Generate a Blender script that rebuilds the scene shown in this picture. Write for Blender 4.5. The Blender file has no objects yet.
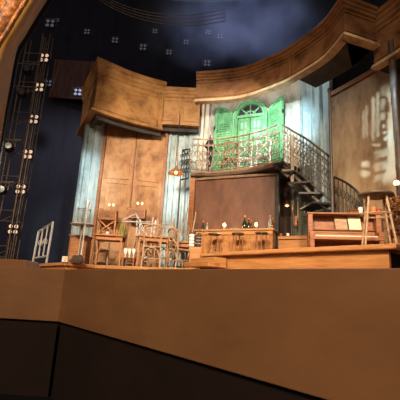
import bpy, bmesh, math, random
from mathutils import Vector, Matrix
random.seed(7)
S = bpy.context.scene
COL = S.collection
PI = math.pi
# ------------------------------------------------------------------ camera
F = 375.0; PITCH = math.radians(13.2); ROLL = math.radians(3.2); EYE = 1.2
fw = Vector((0, math.cos(PITCH), math.sin(PITCH)))
r0 = Vector((1, 0, 0)); u0 = Vector((0, -math.sin(PITCH), math.cos(PITCH)))
rt = math.cos(ROLL)*r0 + math.sin(ROLL)*u0
up = -math.sin(ROLL)*r0 + math.cos(ROLL)*u0
cam = bpy.data.cameras.new('camera'); co = bpy.data.objects.new('camera', cam); COL.objects.link(co)
M = Matrix((rt, up, -fw)).transposed().to_4x4(); M.translation = (0, 0, EYE)
co.matrix_world = M
cam.sensor_width = 36; cam.lens = 36*F/400; cam.clip_start = .05; cam.clip_end = 200
S.camera = co
def ray(x, y): return fw + (x-200)/F*rt + (200-y)/F*up
def at(x, y, Y):
    d = ray(x, y); return Vector((0, 0, EYE)) + d*(Y/d.y)
def atz(x, y, z):
    d = ray(x, y); return Vector((0, 0, EYE)) + d*((z-EYE)/d.z)
# stage levels: apron, deck, raised platform, balcony
Z0, Z1, Z2, ZB = 1.32, 1.54, 1.80, 4.30
# ------------------------------------------------------------------ materials
def new_mat(name):
    m = bpy.data.materials.new(name); m.use_nodes = True
    nt = m.node_tree; b = nt.nodes['Principled BSDF']
    return m, nt, b
def srgb(c): return tuple((x/255/12.92 if x/255 <= .04045 else ((x/255+.055)/1.055)**2.4) for x in c) + (1,)
def aged(name, cols, scale=3.0, stretch=(1, 1, 1), rough=.7, metal=0.0, bump=.15, pos=None, detail=8, spec=.3):
    """noise-blended colours (srgb 0-255) in object space"""
    m, nt, b = new_mat(name)
    tc = nt.nodes.new('ShaderNodeTexCoord'); mp = nt.nodes.new('ShaderNodeMapping')
    mp.inputs['Scale'].default_value = stretch
    nt.links.new(tc.outputs['Object'], mp.inputs['Vector'])
    nz = nt.nodes.new('ShaderNodeTexNoise'); nz.inputs['Scale'].default_value = scale; nz.inputs['Detail'].default_value = detail
    nz.inputs['Roughness'].default_value = .65
    nt.links.new(mp.outputs['Vector'], nz.inputs['Vector'])
    cr = nt.nodes.new('ShaderNodeValToRGB'); e = cr.color_ramp.elements
    n = len(cols)
    pos = pos or [.3 + .4*i/max(1, n-1) for i in range(n)]
    while len(e) < n: e.new(.5)
    for i, c in enumerate(cols): e[i].position = pos[i]; e[i].color = srgb(c)
    nt.links.new(nz.outputs['Fac'], cr.inputs['Fac']); nt.links.new(cr.outputs['Color'], b.inputs['Base Color'])
    b.inputs['Roughness'].default_value = rough; b.inputs['Metallic'].default_value = metal
    b.inputs['Specular IOR Level'].default_value = spec
    if bump:
        bp = nt.nodes.new('ShaderNodeBump'); bp.inputs['Strength'].default_value = bump; bp.inputs['Distance'].default_value = .02
        nt.links.new(nz.outputs['Fac'], bp.inputs['Height']); nt.links.new(bp.outputs['Normal'], b.inputs['Normal'])
    return m
def glow(name, col, strength):
    m, nt, b = new_mat(name)
    b.inputs['Base Color'].default_value = srgb(col); b.inputs['Emission Color'].default_value = srgb(col)
    b.inputs['Emission Strength'].default_value = strength
    return m
def glassy(name, col, rough=.08):
    m, nt, b = new_mat(name)
    b.inputs['Base Color'].default_value = srgb(col); b.inputs['Roughness'].default_value = rough
    b.inputs['Transmission Weight'].default_value = .75
    return m
MT = {}
MT['fascia'] = aged('tan_painted_ply', [(152, 104, 64), (162, 112, 70), (174, 122, 78)], 1.2, (1, 1, 2.5), .62, bump=.03)
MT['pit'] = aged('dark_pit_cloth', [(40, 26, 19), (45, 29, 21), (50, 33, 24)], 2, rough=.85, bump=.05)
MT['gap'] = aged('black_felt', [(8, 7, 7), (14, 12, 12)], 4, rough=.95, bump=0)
MT['deck'] = aged('deck_boards', [(120, 78, 40), (160, 108, 58), (185, 128, 72)], 2, (6, 1, 6), .55)
MT['nosing'] = aged('oak_nosing', [(150, 102, 60), (172, 122, 76), (188, 138, 92)], 2.5, (1.5, 1.5, 12), .5, bump=.08)
MT['riser'] = aged('oak_riser', [(136, 90, 52), (160, 110, 64), (178, 126, 76)], 2.2, (1, 1, 10), .5, bump=.08)
MT['wood'] = aged('warm_wood', [(120, 74, 38), (158, 102, 54), (182, 122, 68)], 4, (1, 1, 6), .5, bump=.1)
MT['wood2'] = aged('brown_wood', [(92, 54, 28), (128, 78, 42), (150, 94, 52)], 4, (1, 1, 6), .5, bump=.1)
MT['palewood'] = aged('pale_chair_wood', [(132, 104, 80), (160, 130, 102), (182, 152, 122)], 6, (1, 1, 4), .45, bump=.05)
MT['pianowood'] = aged('red_brown_wood', [(112, 64, 36), (142, 86, 50), (162, 104, 64)], 4, (1, 1, 5), .4, bump=.06)
MT['panel'] = aged('aged_brown_panel', [(100, 66, 42), (148, 104, 66), (172, 128, 86), (136, 98, 68)], 2.6, (1, 1, .8), .6, bump=.15, pos=[.3, .45, .57, .72])
MT['cornice'] = aged('cornice_gilt_wood', [(70, 42, 24), (116, 76, 44), (140, 96, 58), (106, 72, 46)], 1.9, (1, 1, 1.4), .55, bump=.12, pos=[.3, .45, .58, .74])
MT['cornice_light'] = aged('cornice_honey_wood', [(104, 70, 38), (146, 102, 58), (170, 124, 74), (138, 100, 62)], 1.9, (1, 1, 1.4), .55, bump=.12, pos=[.3, .45, .58, .74])
MT['trimbrown'] = aged('grey_brown_moulding', [(96, 72, 54), (122, 94, 72), (140, 110, 86)], 5, rough=.6)
MT['cornlip'] = aged('cornice_stone_lip', [(140, 112, 82), (176, 146, 110), (196, 168, 130)], 4, rough=.6, bump=.1)
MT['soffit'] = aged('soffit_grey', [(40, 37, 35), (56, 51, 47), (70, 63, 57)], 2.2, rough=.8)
MT['plaster'] = aged('blue_plaster', [(112, 118, 116), (146, 160, 162), (166, 182, 184), (188, 194, 188)], 3.0, (1.5, 1.5, .7), .75, bump=.2, pos=[.28, .42, .56, .74])
MT['plaster_cream'] = aged('cream_plaster', [(120, 106, 90), (176, 166, 148), (206, 198, 182), (168, 182, 180)], 1.8, (1.2, 1.2, .6), .75, bump=.2, pos=[.3, .45, .6, .75])
MT['rust'] = aged('rust_wall', [(78, 56, 40), (130, 104, 76), (154, 128, 98), (166, 150, 126)], 1.6, (1.3, 1.3, .6), .75, bump=.2, pos=[.3, .42, .55, .72])
MT['tealdark'] = aged('grey_teal_boards', [(52, 54, 48), (84, 90, 82), (112, 118, 108)], 2, (5, 5, .4), .75)
MT['bar'] = aged('mauve_brown_panel', [(82, 54, 42), (102, 70, 55), (118, 84, 66)], 2.5, (1, 1, .5), .38, bump=.03, spec=.25)
MT['green'] = aged('green_paint', [(72, 130, 82), (98, 156, 106), (132, 184, 140)], 5, (2, 2, .8), .55, bump=.12)
MT['greenlight'] = aged('pale_green_pane', [(120, 172, 140), (150, 198, 166)], 4, rough=.35, bump=0)
MT['darkpane'] = aged('dark_fanlight_pane', [(40, 40, 52), (70, 60, 66)], 4, rough=.2, bump=0)
MT['iron'] = aged('dull_iron', [(96, 82, 68), (132, 114, 94), (164, 142, 116)], 8, rough=.5, metal=.3, bump=.05)
MT['railiron'] = aged('brown_iron', [(60, 52, 46), (84, 74, 64), (100, 88, 76)], 8, rough=.5, metal=.3, bump=.05)
MT['darkiron'] = aged('dark_iron', [(30, 28, 28), (48, 44, 42)], 8, rough=.5, metal=.5, bump=.05)
MT['tread'] = aged('dark_tread', [(34, 32, 34), (52, 50, 52)], 4, rough=.45, bump=.03)
MT['steel'] = aged('pale_steel', [(168, 164, 160), (204, 200, 196)], 8, rough=.35, metal=.15, bump=0)
MT['pipe'] = aged('painted_pipe', [(66, 56, 50), (96, 82, 72)], 5, rough=.5, metal=.3)
MT['truss'] = aged('truss_metal', [(96, 82, 70), (128, 110, 94)], 6, rough=.5, metal=.5, bump=0)
MT['black'] = aged('black_paint', [(20, 19, 20), (32, 30, 32)], 5, rough=.5, bump=0)
MT['drape'] = aged('black_navy_drape', [(34, 34, 42), (44, 44, 54), (36, 36, 46)], 1.0, (3, 3, .2), .9, bump=.1)
MT['flat'] = aged('dim_brick_flat', [(70, 50, 48), (104, 76, 70), (120, 92, 84)], 2, (4, 4, .6), .9)
MT['pros'] = aged('brown_plaster_reveal', [(136, 98, 44), (152, 112, 52), (164, 122, 60)], 1.5, rough=.7, bump=.05)
MT['gold'] = aged('gilded_plaster', [(34, 16, 5), (104, 58, 20), (172, 108, 44)], 11, rough=.5, metal=.1, bump=.8)
MT['brass'] = aged('copper_shade', [(150, 92, 52), (190, 124, 74)], 6, rough=.35, metal=.6, bump=.02)
MT['paper'] = aged('sheet_paper', [(206, 190, 156), (226, 212, 180)], 10, rough=.8, bump=0)
MT['ivory'] = aged('ivory_keys', [(210, 200, 176), (224, 214, 190)], 10, rough=.4, bump=0)
MT['white'] = aged('white_enamel', [(206, 204, 198), (226, 224, 218)], 6, rough=.4, bump=0)
MT['olive'] = aged('olive_cloth', [(120, 108, 56), (150, 138, 78)], 6, rough=.9, bump=.3)
MT['darkcloth'] = aged('brown_cloth', [(58, 44, 38), (88, 68, 58)], 7, rough=.9, bump=.3)
MT['red'] = aged('red_tin', [(150, 52, 32), (176, 70, 44)], 8, rough=.4, bump=0)
MT['orange'] = aged('orange_tin', [(190, 104, 48), (206, 124, 64)], 8, rough=.4, bump=0)
MT['yellow'] = aged('yellow_card', [(210, 176, 90), (222, 190, 110)], 8, rough=.6, bump=0)
MT['leaf'] = aged('dry_leaf', [(96, 62, 40), (138, 94, 62), (168, 124, 86)], 8, rough=.8)
MT['glassgreen'] = glassy('bottle_glass', (70, 84, 60))
MT['glassamber'] = glassy('amber_glass', (150, 96, 44))
MT['glassclear'] = glassy('clear_glass', (225, 225, 220))
MT['leather'] = aged('stool_top', [(50, 42, 36), (80, 66, 54), (96, 82, 68)], 6, rough=.35, bump=.05)
MT['lampwarm'] = glow('warm_bulb', (255, 206, 140), 5)
MT['lampcool'] = glow('blinder_lamp', (255, 218, 186), .55)
MT['lampdim'] = glow('dim_lens', (150, 156, 180), .05)
# ------------------------------------------------------------------ mesh builder
WORLD = {}
class MB:
    def __init__(s): s.b = bmesh.new()
    def face(s, pts):
        try: s.b.faces.new([s.b.verts.new(p) for p in pts])
        except ValueError: pass
        return s
    def box(s, c, size, rz=0, rot=None):
        m = Matrix.Translation(Vector(c)) @ (rot.to_4x4() if rot else Matrix.Rotation(rz, 4, 'Z')) @ Matrix.Diagonal((*size, 1))
        bmesh.ops.create_cube(s.b, size=1, matrix=m); return s
    def bar(s, p, q, w, h=None, upv=(0, 0, 1)):
        p, q = Vector(p), Vector(q); h = h or w; d = q-p; L = d.length; d.normalize()
        a = d.cross(Vector(upv))
        if a.length < 1e-4: a = d.cross(Vector((0, 1, 0)))
        a.normalize(); c = a.cross(d)
        R = Matrix((a, d, c)).transposed()
        return s.box((p+q)/2, (w, L, h), rot=R)
    def tube(s, pts, r, n=8, r2=None, closed=False):
        pts = [Vector(p) for p in pts]; rings = []; N = len(pts)
        ref = None
        for i, p in enumerate(pts):
            if closed: t = pts[(i+1) % N]-pts[i-1]
            else: t = pts[min(i+1, N-1)]-pts[max(i-1, 0)]
            t.normalize()
            if ref is None:
                ref = t.cross(Vector((0, 0, 1)))
                if ref.length < .05: ref = t.cross(Vector((1, 0, 0)))
            a = (ref - t*ref.dot(t))
            if a.length < 1e-5: a = t.orthogonal()
            a.normalize(); ref = a; c = t.cross(a)
            rr = r if r2 is None else r + (r2-r)*i/max(1, N-1)
            rings.append([s.b.verts.new(p + rr*(math.cos(2*PI*k/n)*a + math.sin(2*PI*k/n)*c)) for k in range(n)])
        for i in range(N if closed else N-1):
            A, B = rings[i], rings[(i+1) % N]
            for k in range(n): s.b.faces.new((A[k], A[(k+1) % n], B[(k+1) % n], B[k]))
        if not closed:
            s.b.faces.new(rings[0][::-1]); s.b.faces.new(rings[-1])
        return s
    def lathe(s, prof, c=(0, 0, 0), n=16, rot=None):
        c = Vector(c); R = rot or Matrix.Identity(3); rings = []
        for r, z in prof:
            if r < 1e-5: rings.append([s.b.verts.new(c + R @ Vector((0, 0, z)))])
            else: rings.append([s.b.verts.new(c + R @ Vector((r*math.cos(2*PI*k/n), r*math.sin(2*PI*k/n), z))) for k in range(n)])
        for A, B in zip(rings, rings[1:]):
            for k in range(n):
                if len(A) == 1 and len(B) == 1: continue
                if len(A) == 1: s.b.faces.new((A[0], B[(k+1) % n], B[k]))
                elif len(B) == 1: s.b.faces.new((A[k], A[(k+1) % n], B[0]))
                else: s.b.faces.new((A[k], A[(k+1) % n], B[(k+1) % n], B[k]))
        for ring, fl in ((rings[0], True), (rings[-1], False)):
            if len(ring) > 1: s.b.faces.new(ring[::-1] if fl else ring)
        return s
    def prism(s, pts, vec):
        vec = Vector(vec); A = [s.b.verts.new(Vector(p)) for p in pts]; B = [s.b.verts.new(Vector(p)+vec) for p in pts]
        s.b.faces.new(A); s.b.faces.new(B[::-1]); n = len(A)
        for i in range(n): s.b.faces.new((A[i], B[i], B[(i+1) % n], A[(i+1) % n]))
        return s
    def sweep(s, prof, path):
        """closed profile [(out, z)] carried along plan path [(x, y)]; out is towards the audience side"""
        P = [Vector((p[0], p[1])) for p in path]; N = len(P); rings = []
        for i in range(N):
            def nrm(a, b):
                d = (b-a).normalized(); return Vector((d.y, -d.x))
            ns = []
            if i > 0: ns.append(nrm(P[i-1], P[i]))
            if i < N-1: ns.append(nrm(P[i], P[i+1]))
            n = sum(ns, Vector((0, 0)))
            n.normalize(); k = 1/max(.4, n.dot(ns[0]))
            rings.append([s.b.verts.new((P[i].x + n.x*o*k, P[i].y + n.y*o*k, z)) for o, z in prof])
        m = len(prof)
        for A, B in zip(rings, rings[1:]):
            for k in range(m): s.b.faces.new((A[k], A[(k+1) % m], B[(k+1) % m], B[k]))
        s.b.faces.new(rings[0][::-1]); s.b.faces.new(rings[-1]); return s
    def build(s, name, mat, parent=None, smooth=False, bevel=0):
        bmesh.ops.recalc_face_normals(s.b, faces=s.b.faces)
        me = bpy.data.meshes.new(name)
        W = WORLD.get(parent.name) if parent else None
        if W is not None: bmesh.ops.transform(s.b, matrix=W.inverted(), verts=s.b.verts)
        s.b.to_mesh(me); s.b.free()
        if smooth:
            for p in me.polygons: p.use_smooth = True
            try: me.set_sharp_from_angle(angle=math.radians(40))
            except Exception: pass
        me.materials.append(mat if not isinstance(mat, str) else MT[mat])
        o = bpy.data.objects.new(name, me); COL.objects.link(o)
        if parent:
            o.parent = parent
            if W is not None: WORLD[o.name] = W
        if bevel:
            mo = o.modifiers.new('bevel', 'BEVEL'); mo.width = bevel; mo.segments = 2; mo.limit_method = 'ANGLE'
        return o
def spline(pts, n=6):
    pts = [Vector(p) for p in pts]; out = []
    for i in range(len(pts)-1):
        p0 = pts[max(i-1, 0)]; p1 = pts[i]; p2 = pts[i+1]; p3 = pts[min(i+2, len(pts)-1)]
        for k in range(n):
            t = k/n
            out.append(.5*((2*p1)+(p2-p0)*t+(2*p0-5*p1+4*p2-p3)*t*t+(3*p1-p0-3*p2+p3)*t**3))
    out.append(pts[-1]); return out
def tag(o, label=None, cat=None, group=None, kind=None):
    if label: o['label'] = label
    if cat: o['category'] = cat
    if group: o['group'] = group
    if kind: o['kind'] = kind
    return o
def thing(name, loc, label, cat, group=None, rz=0, local=False, kind=None):
    """Empty at the base; parts are given in world coordinates (local=True: in its own frame, to be moved later)"""
    o = bpy.data.objects.new(name, None); COL.objects.link(o); o.empty_display_size = .1
    if not local:
        o.location = loc; o.rotation_euler = (0, 0, rz)
        WORLD[o.name] = Matrix.Translation(Vector(loc)) @ Matrix.Rotation(rz, 4, 'Z')
    return tag(o, label, cat, group, kind)
def copy_tree(o, parent=None):
    c = o.copy(); COL.objects.link(c)
    if parent: c.parent = parent
    for ch in list(o.children): copy_tree(ch, c)
    return c
def put(o, loc, rz=0, rx=0, ry=0, label=None):
    o.location = loc; o.rotation_euler = (rx, ry, rz)
    if label: o['label'] = label
    return o
def struct(o, label, cat): return tag(o, label, cat, kind='structure')
def v2(p): return (p[0], p[1])
# ================================================================== SETTING
# ---- floors
m = MB(); m.box((0, 6, -.05), (26, 30, .1)); struct(m.build('floor', 'gap'), 'dark auditorium and understage floor below everything', 'floor')
FL, FC = at(-30, 273, 4.35), at(65, 270, 4.3)
FR = at(400, 270, 1.5)
d = (FR-FC).normalized(); FR2 = FC + d*5.0
FL2 = Vector((FL.x-1.5, FL.y+.05, 0))
path = [v2(FL2), v2(FC), v2(FR2)]
m = MB(); m.sweep([(0, Z0), (0, .76), (-.06, .76), (-.06, Z0)], path)
o = m.build('trim_1', 'fascia', bevel=.006); struct(o, 'tan painted fascia along the stage front', 'stage front')
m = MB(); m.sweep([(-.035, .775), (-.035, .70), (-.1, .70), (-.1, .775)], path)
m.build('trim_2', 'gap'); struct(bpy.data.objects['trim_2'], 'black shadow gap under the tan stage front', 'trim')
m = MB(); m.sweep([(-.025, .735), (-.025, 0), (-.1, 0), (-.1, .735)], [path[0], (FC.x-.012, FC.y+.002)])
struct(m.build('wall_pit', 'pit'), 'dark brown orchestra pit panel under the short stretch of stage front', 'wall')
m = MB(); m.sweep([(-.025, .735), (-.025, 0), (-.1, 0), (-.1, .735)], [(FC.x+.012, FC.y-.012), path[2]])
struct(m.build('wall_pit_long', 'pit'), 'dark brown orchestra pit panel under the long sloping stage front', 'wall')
# apron floor
m = MB(); m.prism([(FL2.x, FL2.y+.06, Z0-.06), (FC.x+.02, FC.y+.07, Z0-.06), (FR2.x+.05, FR2.y+.05, Z0-.06), (6, 2, Z0-.06), (6, 14, Z0-.06), (-9, 14, Z0-.06), (-9, FL2.y+.06, Z0-.06)], (0, 0, .055))
struct(m.build('floor_apron', 'fascia'), 'tan stage apron floor behind the stage front', 'floor')
# main deck with nosing
A, B, C = atz(29, 264.5, Z1), atz(65, 262.3, Z1), atz(96, 265.2, Z1)
Dk = Vector((.05, 6.9, Z1))
edge = [v2(A), v2(B), v2(C), v2(Dk)]
m = MB(); m.prism([(p[0], p[1]+.04, Z1-.05) for p in edge] + [(5.2, 6.9, Z1-.05), (5.2, 12.6, Z1-.05), (-4.7, 12.6, Z1-.05), (-4.7, A.y+.04, Z1-.05)], (0, 0, .05))
m.sweep([(-.02, Z1-.05), (-.02, Z0), (-.06, Z0), (-.06, Z1-.05)], edge)
struct(m.build('floor_deck', 'deck'), 'timber stage deck with a low riser under the tables', 'floor')
m = MB(); m.sweep([(.02, Z1+.004), (.02, Z1-.06), (-.05, Z1-.06), (-.05, Z1+.004)], edge)
struct(m.build('trim_3', 'nosing', bevel=.008), 'worn wooden nosing along the edge of the timber deck', 'trim')
# raised platform
pl = atz(203, 253.8, Z2); pr_ = atz(393, 244.3, Z2)
pm = atz(290, 249, Z2)
pe = [v2(pl), v2(pm), v2(pr_)]
rr = Vector((pr_.x+2.2, pr_.y+2.0))
PB = [(rr.x, rr.y), (5.0, 9.5), (4.2, 11.5), (-.32, 11.2), (-.32, 9.6)]
m = MB(); m.prism([(p[0], p[1], Z2-.06) for p in pe] + [(p[0], p[1], Z2-.06) for p in PB], (0, 0, .06))
struct(m.build('floor_platform', 'deck'), 'raised timber platform under the bar and piano', 'floor')
m = MB(); m.sweep([(.05, Z2+.005), (.05, Z2-.045), (.035, Z2-.06), (-.06, Z2-.06), (-.06, Z2+.005)], pe + [v2(rr)])
struct(m.build('trim_4', 'nosing', smooth=False, bevel=.008), 'pale wooden nosing along the raised platform edge', 'trim')
i0 = Vector(pe[0]) + (Vector(pe[1])-Vector(pe[0]))*.2
m = MB(); m.sweep([(-.03, Z2-.06), (-.03, Z0), (-.08, Z0), (-.08, Z2-.06)], [v2(i0), pe[1], v2(Vector(pe[2]) + (Vector(pe[1])-Vector(pe[2]))*.045)])
struct(m.build('wall_riser', 'riser'), 'orange wooden riser under the raised platform nosing', 'wall')
m = MB(); m.sweep([(-.10, Z2-.06), (-.10, Z0), (-.14, Z0), (-.14, Z2-.06)], [v2(Vector(pe[2]).lerp(Vector((rr.x, rr.y)), .06)), v2(rr)])
struct(m.build('wall_riser_end', 'gap'), 'black cloth masking under the far end of the platform', 'wall')
# steps up to the platform
st0 = atz(193, 258.5, 1.70); st1 = atz(218, 257.2, 1.70)
dx = (st1-st0).normalized(); nx = Vector((dx.y, -dx.x, 0))
stp = thing('platform_steps', ((st0.x+st1.x)/2, (st0.y+st1.y)/2, Z1), 'low pair of wooden steps at the end of the raised platform', 'steps')
for k, (zz, off) in enumerate(((1.70, 0), (1.62, .13))):
    c = (st0+st1)/2 + nx*(off-.06); c.z = (zz+Z1)/2 if k else (zz+Z1)/2
    MB().box((c.x, c.y, (zz+Z1)/2), ((st1-st0).length, .24, zz-Z1), math.atan2(dx.y, dx.x)).build('step', 'riser', stp, bevel=.01)

# ---- walls (plan of the set bowl)
def wallpath(*q): return [v2(at(x, 200, Y)) for x, Y in q]
def wall(name, path, z0, z1, mat, label, th=.12, parent=None):
    m = MB(); m.sweep([(0, z0), (0, z1), (-th, z1), (-th, z0)], path)
    o = m.build(name, mat, parent)
    if not parent: struct(o, label, 'wall')
    return o
pA = at(77, 200, 10.3); pB = at(98, 200, 10.75); pC = at(162, 200, 11.0); pD = at(194, 200, 10.6)
wall('wall_pilaster', [(pA.x, pA.y), (pB.x, pB.y)], Z1, 6.2, 'plaster', 'narrow blue plaster wall beside the brown double door')
wall('wall_panel', [v2(pB), v2(pC)], Z1, 6.4, 'panel', 'brown wall around the tall double door', th=.1)
wall('wall_blue', [v2(pC), v2(at(178, 200, 11.0)), v2(at(200, 200, 10.9))], Z1, 6.4, 'plaster', 'pale blue plaster wall behind the hanging lamp')
# tall brown double door with raised mouldings
dd = (pC-pB).normalized(); nn = Vector((dd.y, -dd.x, 0)); W = (pC-pB).length
d2 = thing('door_1', (*v2((pB+pC)/2), Z1), 'tall brown panelled double door in the aged wall', 'door', kind='structure')
for k in (0, 1):
    a = pB + dd*(.05+k*(W/2)) + nn*.03; b = pB + dd*(W/2-.015+k*(W/2-.035)) + nn*.03
    lf = MB().prism([(a.x, a.y, Z1+.02), (b.x, b.y, Z1+.02), (b.x, b.y, 5.95), (a.x, a.y, 5.95)], nn*-.04).build('door_leaf', 'panel', d2)
    for z0, z1 in ((1.75, 4.1), (4.25, 5.8)):
        q = MB()
        a2 = a + dd*.12 + nn*.005; b2 = b - dd*.12 + nn*.005
        for P, Q in (((a2, z0), (b2, z0)), ((b2, z0), (b2, z1)), ((b2, z1), (a2, z1)), ((a2, z1), (a2, z0))):
            q.bar((P[0].x, P[0].y, P[1]), (Q[0].x, Q[0].y, Q[1]), .035, .035, upv=nn)
        q.build('moulding', 'panel', lf)
q = MB()
for t in (0.0, W):
    a = pB + dd*t + nn*.05; q.bar((a.x, a.y, Z1), (a.x, a.y, 6.0), .09, .09)
q.build('door_frame', 'wood2', d2)
a = (pB+pC)/2+nn*.035; MB().bar((a.x, a.y, Z1), (a.x, a.y, 5.95), .035, .03).build('meeting_strip', 'wood2', d2)
# pilaster strip on the blue wall
m = MB(); ee = (pB-pA).normalized(); en = Vector((ee.y, -ee.x, 0))
for t, w in ((.12, .1), (.35, .16)):
    a = pA+ee*t+en*.03; m.bar((a.x, a.y, Z1), (a.x, a.y, 5.9), w, .06, upv=en)
struct(m.build('trim_5', 'plaster'), 'raised vertical strips on the narrow blue wall', 'trim')
# board joints of the blue strip wall
m = MB()
for x in (166, 172, 181, 187):
    a = at(x, 200, 10.93); m.bar((a.x, a.y, Z1), (a.x, a.y, 6.2), .03, .03)
struct(m.build('trim_6', 'plaster'), 'thin vertical battens on the pale blue wall', 'trim')

# ---- bar wall under the balcony
bl, br = at(195.5, 200, 10.02), at(276, 200, 9.12)
wall('wall_bar', [v2(bl), v2(br)], Z2, 4.18, 'bar', 'glossy mauve brown panel wall behind the bar', th=.15)
bd = (br-bl).normalized(); bn = Vector((bd.y, -bd.x, 0))
m = MB()
for P in (bl-bd*.08, ): m.bar((P.x, P.y, Z2), (P.x, P.y, 4.2), .15, .2, upv=bn)
struct(m.build('trim_7', 'wood2', bevel=.01), 'wooden post at the instrument cases end of the mauve bar panel', 'trim')
a, b = bl+bn*.03, br+bn*.03; m = MB(); m.bar((a.x, a.y, 4.12), (b.x, b.y, 4.12), .06, .08, upv=bn)
struct(m.build('trim_19', 'trimbrown'), 'brown head rail along the top of the mauve bar panel', 'trim')
P = br+bd*.05+bn*.05
m = MB(); m.bar((P.x, P.y, Z2), (P.x, P.y, 4.2), .09, .16, upv=bn)
struct(m.build('trim_8', 'darkiron'), 'dark post at the doorway end of the bar panel', 'trim')
# dark doorway recess to the side of the bar
q1, q2 = at(277, 200, 9.75), at(291, 200, 9.7)
wall('wall_recess', [v2(q1), v2(q2)], Z2, 4.25, 'pit', 'dark recess wall beside the bar panel', th=.1)
q3 = at(331, 200, 9.0)
wall('wall_teal', [v2(q2), v2(q3)], Z2, 4.5, 'tealdark', 'grey teal boarded wall behind the staircase')
# low wooden parapet beside the bar
a, b = at(278.5, 240, 8.4), at(312, 240, 8.0)
m = MB(); m.sweep([(0, Z2), (0, 2.36), (.04, 2.36), (.04, 2.43), (-.14, 2.43), (-.14, 2.36), (-.1, 2.36), (-.1, Z2)], [v2(a), v2(b)])
struct(m.build('wall_low', 'riser'), 'low wooden wall with a capping rail between bar and piano', 'wall')

# ---- upper wall behind the balcony
gl, gm, gr_, gs = at(195, 150, 10.95), at(240, 150, 10.5), at(300, 150, 9.7), at(331, 150, 8.75)
wall('wall_upper', spline([v2(gl), v2(gm), v2(gr_)], 8), 4.1, 7.4, 'plaster_cream', 'weathered cream plaster wall around the green doors')
wall('wall_stair', [v2(gr_), v2(gs)], 1.8, 7.4, 'plaster', 'blue plaster wall above the staircase')
m = MB()
for x, Y, w in ((306, 9.5, .16), (314, 9.25, .1), (321, 9.0, .07)):
    a = at(x, 150, Y); m.bar((a.x, a.y, 3.2), (a.x, a.y, 7.3), w, .1)
struct(m.build('trim_9', 'plaster'), 'vertical plaster ribs above the staircase', 'trim')
m = MB()
for x, Y, w in ((201, 10.8, .07), (205.5, 10.76, .1), (210.5, 10.7, .06)):
    a = at(x, 150, Y); m.bar((a.x, a.y, 4.3), (a.x, a.y, 7.3), w, .12)
struct(m.build('trim_10', 'plaster_cream'), 'striped pale pilaster beside the green shutter', 'trim')
# ---- right wall
w1, w2_, w3 = at(331, 150, 8.35), at(372, 150, 7.35), at(402, 150, 6.7)
wall('wall_right', [v2(w1), v2(w2_), v2(w3)], Z2, 6.05, 'rust', 'rust brown aged wall lit through a barred pattern')
m = MB(); m.sweep([(.06, 5.9), (.06, 6.0), (-.02, 6.0), (-.02, 5.9)], [v2(w1), v2(w2_), v2(w3)])
struct(m.build('trim_11', 'wood2'), 'thin rail along the top of the rust brown wall', 'trim')
w4, w5 = at(406, 150, 6.3), at(440, 150, 5.2)
wall('wall_right_return', [v2(w4), v2(w5)], Z2, 7, 'gap', 'dark wall behind the pipe')
# ---- cornices
ZC = 5.96
def cornice(name, path, zb, h, depth, label, divs=(), lip='cornlip'):
    m = MB()
    prof = [(-.02, zb+.10), (-.02, zb+h*.74), (.02, zb+h*.76), (.02, zb+h*.82), (.05, zb+h*.84), (.05, zb+h*.90), (.09, zb+h*.92), (.09, zb+h), (-.12, zb+h), (-.12, zb+.10)]
    m.sweep(prof, path)
    # thin panel frame on the face
    m.sweep([(-.025, zb+.16), (-.025, zb+.20), (.0, zb+.20), (.0, zb+.16)], path)
    m.sweep([(-.025, zb+h*.66), (-.025, zb+h*.70), (.0, zb+h*.70), (.0, zb+h*.66)], path)
    for i in divs:
        p = Vector(path[i]); t = (Vector(path[min(i+1, len(path)-1)])-Vector(path[max(i-1, 0)])).normalized()
        for o_ in (-.06, .06):
            q = p+t*o_; m.bar((q.x, q.y, zb+.1), (q.x, q.y, zb+h*.76), .04, .05, upv=(t.y, -t.x, 0))
    root = m.build(name, 'cornice' if lip == 'cornlip' else lip, bevel=.006)
    struct(root, label, 'cornice')
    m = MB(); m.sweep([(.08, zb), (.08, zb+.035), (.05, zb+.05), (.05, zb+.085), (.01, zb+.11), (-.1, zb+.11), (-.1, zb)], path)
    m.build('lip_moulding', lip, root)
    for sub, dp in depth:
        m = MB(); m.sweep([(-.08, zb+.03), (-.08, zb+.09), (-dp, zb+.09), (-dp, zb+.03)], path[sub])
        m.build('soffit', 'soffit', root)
    if lip == 'cornice_light':
        m = MB(); m.sweep([(-.12, zb-.13), (-.12, zb+.02), (-.2, zb+.02), (-.2, zb-.13)], path); m.build('recessed_band', 'soffit', root)
    return root
big = spline([v2(atz(x, y, ZC)) for x, y in ((195, 103), (240, 99.5), (276, 88), (295, 79), (325, 60), (345, 37.5))], 6)
ret = v2(atz(377, 48, ZC)); ret = (big[-1][0] + (ret[0]-big[-1][0])*1.0, big[-1][1] + (ret[1]-big[-1][1])*1.0)
bigp = [v2(p) for p in big] + [ret]
cornice('trim_12', bigp, ZC, .88, ((slice(0, 19), .14), (slice(18, None), .7)), 'long curved wooden parapet over the green doors', divs=(17,))
lb = [v2(atz(*p, 5.75)) for p in ((78, 136), (93, 111), (122, 121), (140, 126), (162, 131))]
lbp = [lb[0]] + [v2(p) for p in spline(lb[1:], 4)]
cornice('trim_13', lbp, 5.75, 1.60, ((slice(0, None), .45),), 'wooden parapet box over the brown double door', divs=(2, len(lbp)-2), lip='cornice_light')
sb = [v2(atz(160, 125, ZC)), v2(atz(180, 126, ZC)), v2(atz(199, 127, ZC))]
cornice('trim_14', sb, ZC, 1.26, ((slice(0, None), .3),), 'short wooden parapet box over the hanging lamp', divs=(1,), lip='cornice_light')
rb = [v2(atz(374, 70, 5.6)), v2(atz(400, 54, 5.6)), v2(atz(430, 30, 5.6))]
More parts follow.
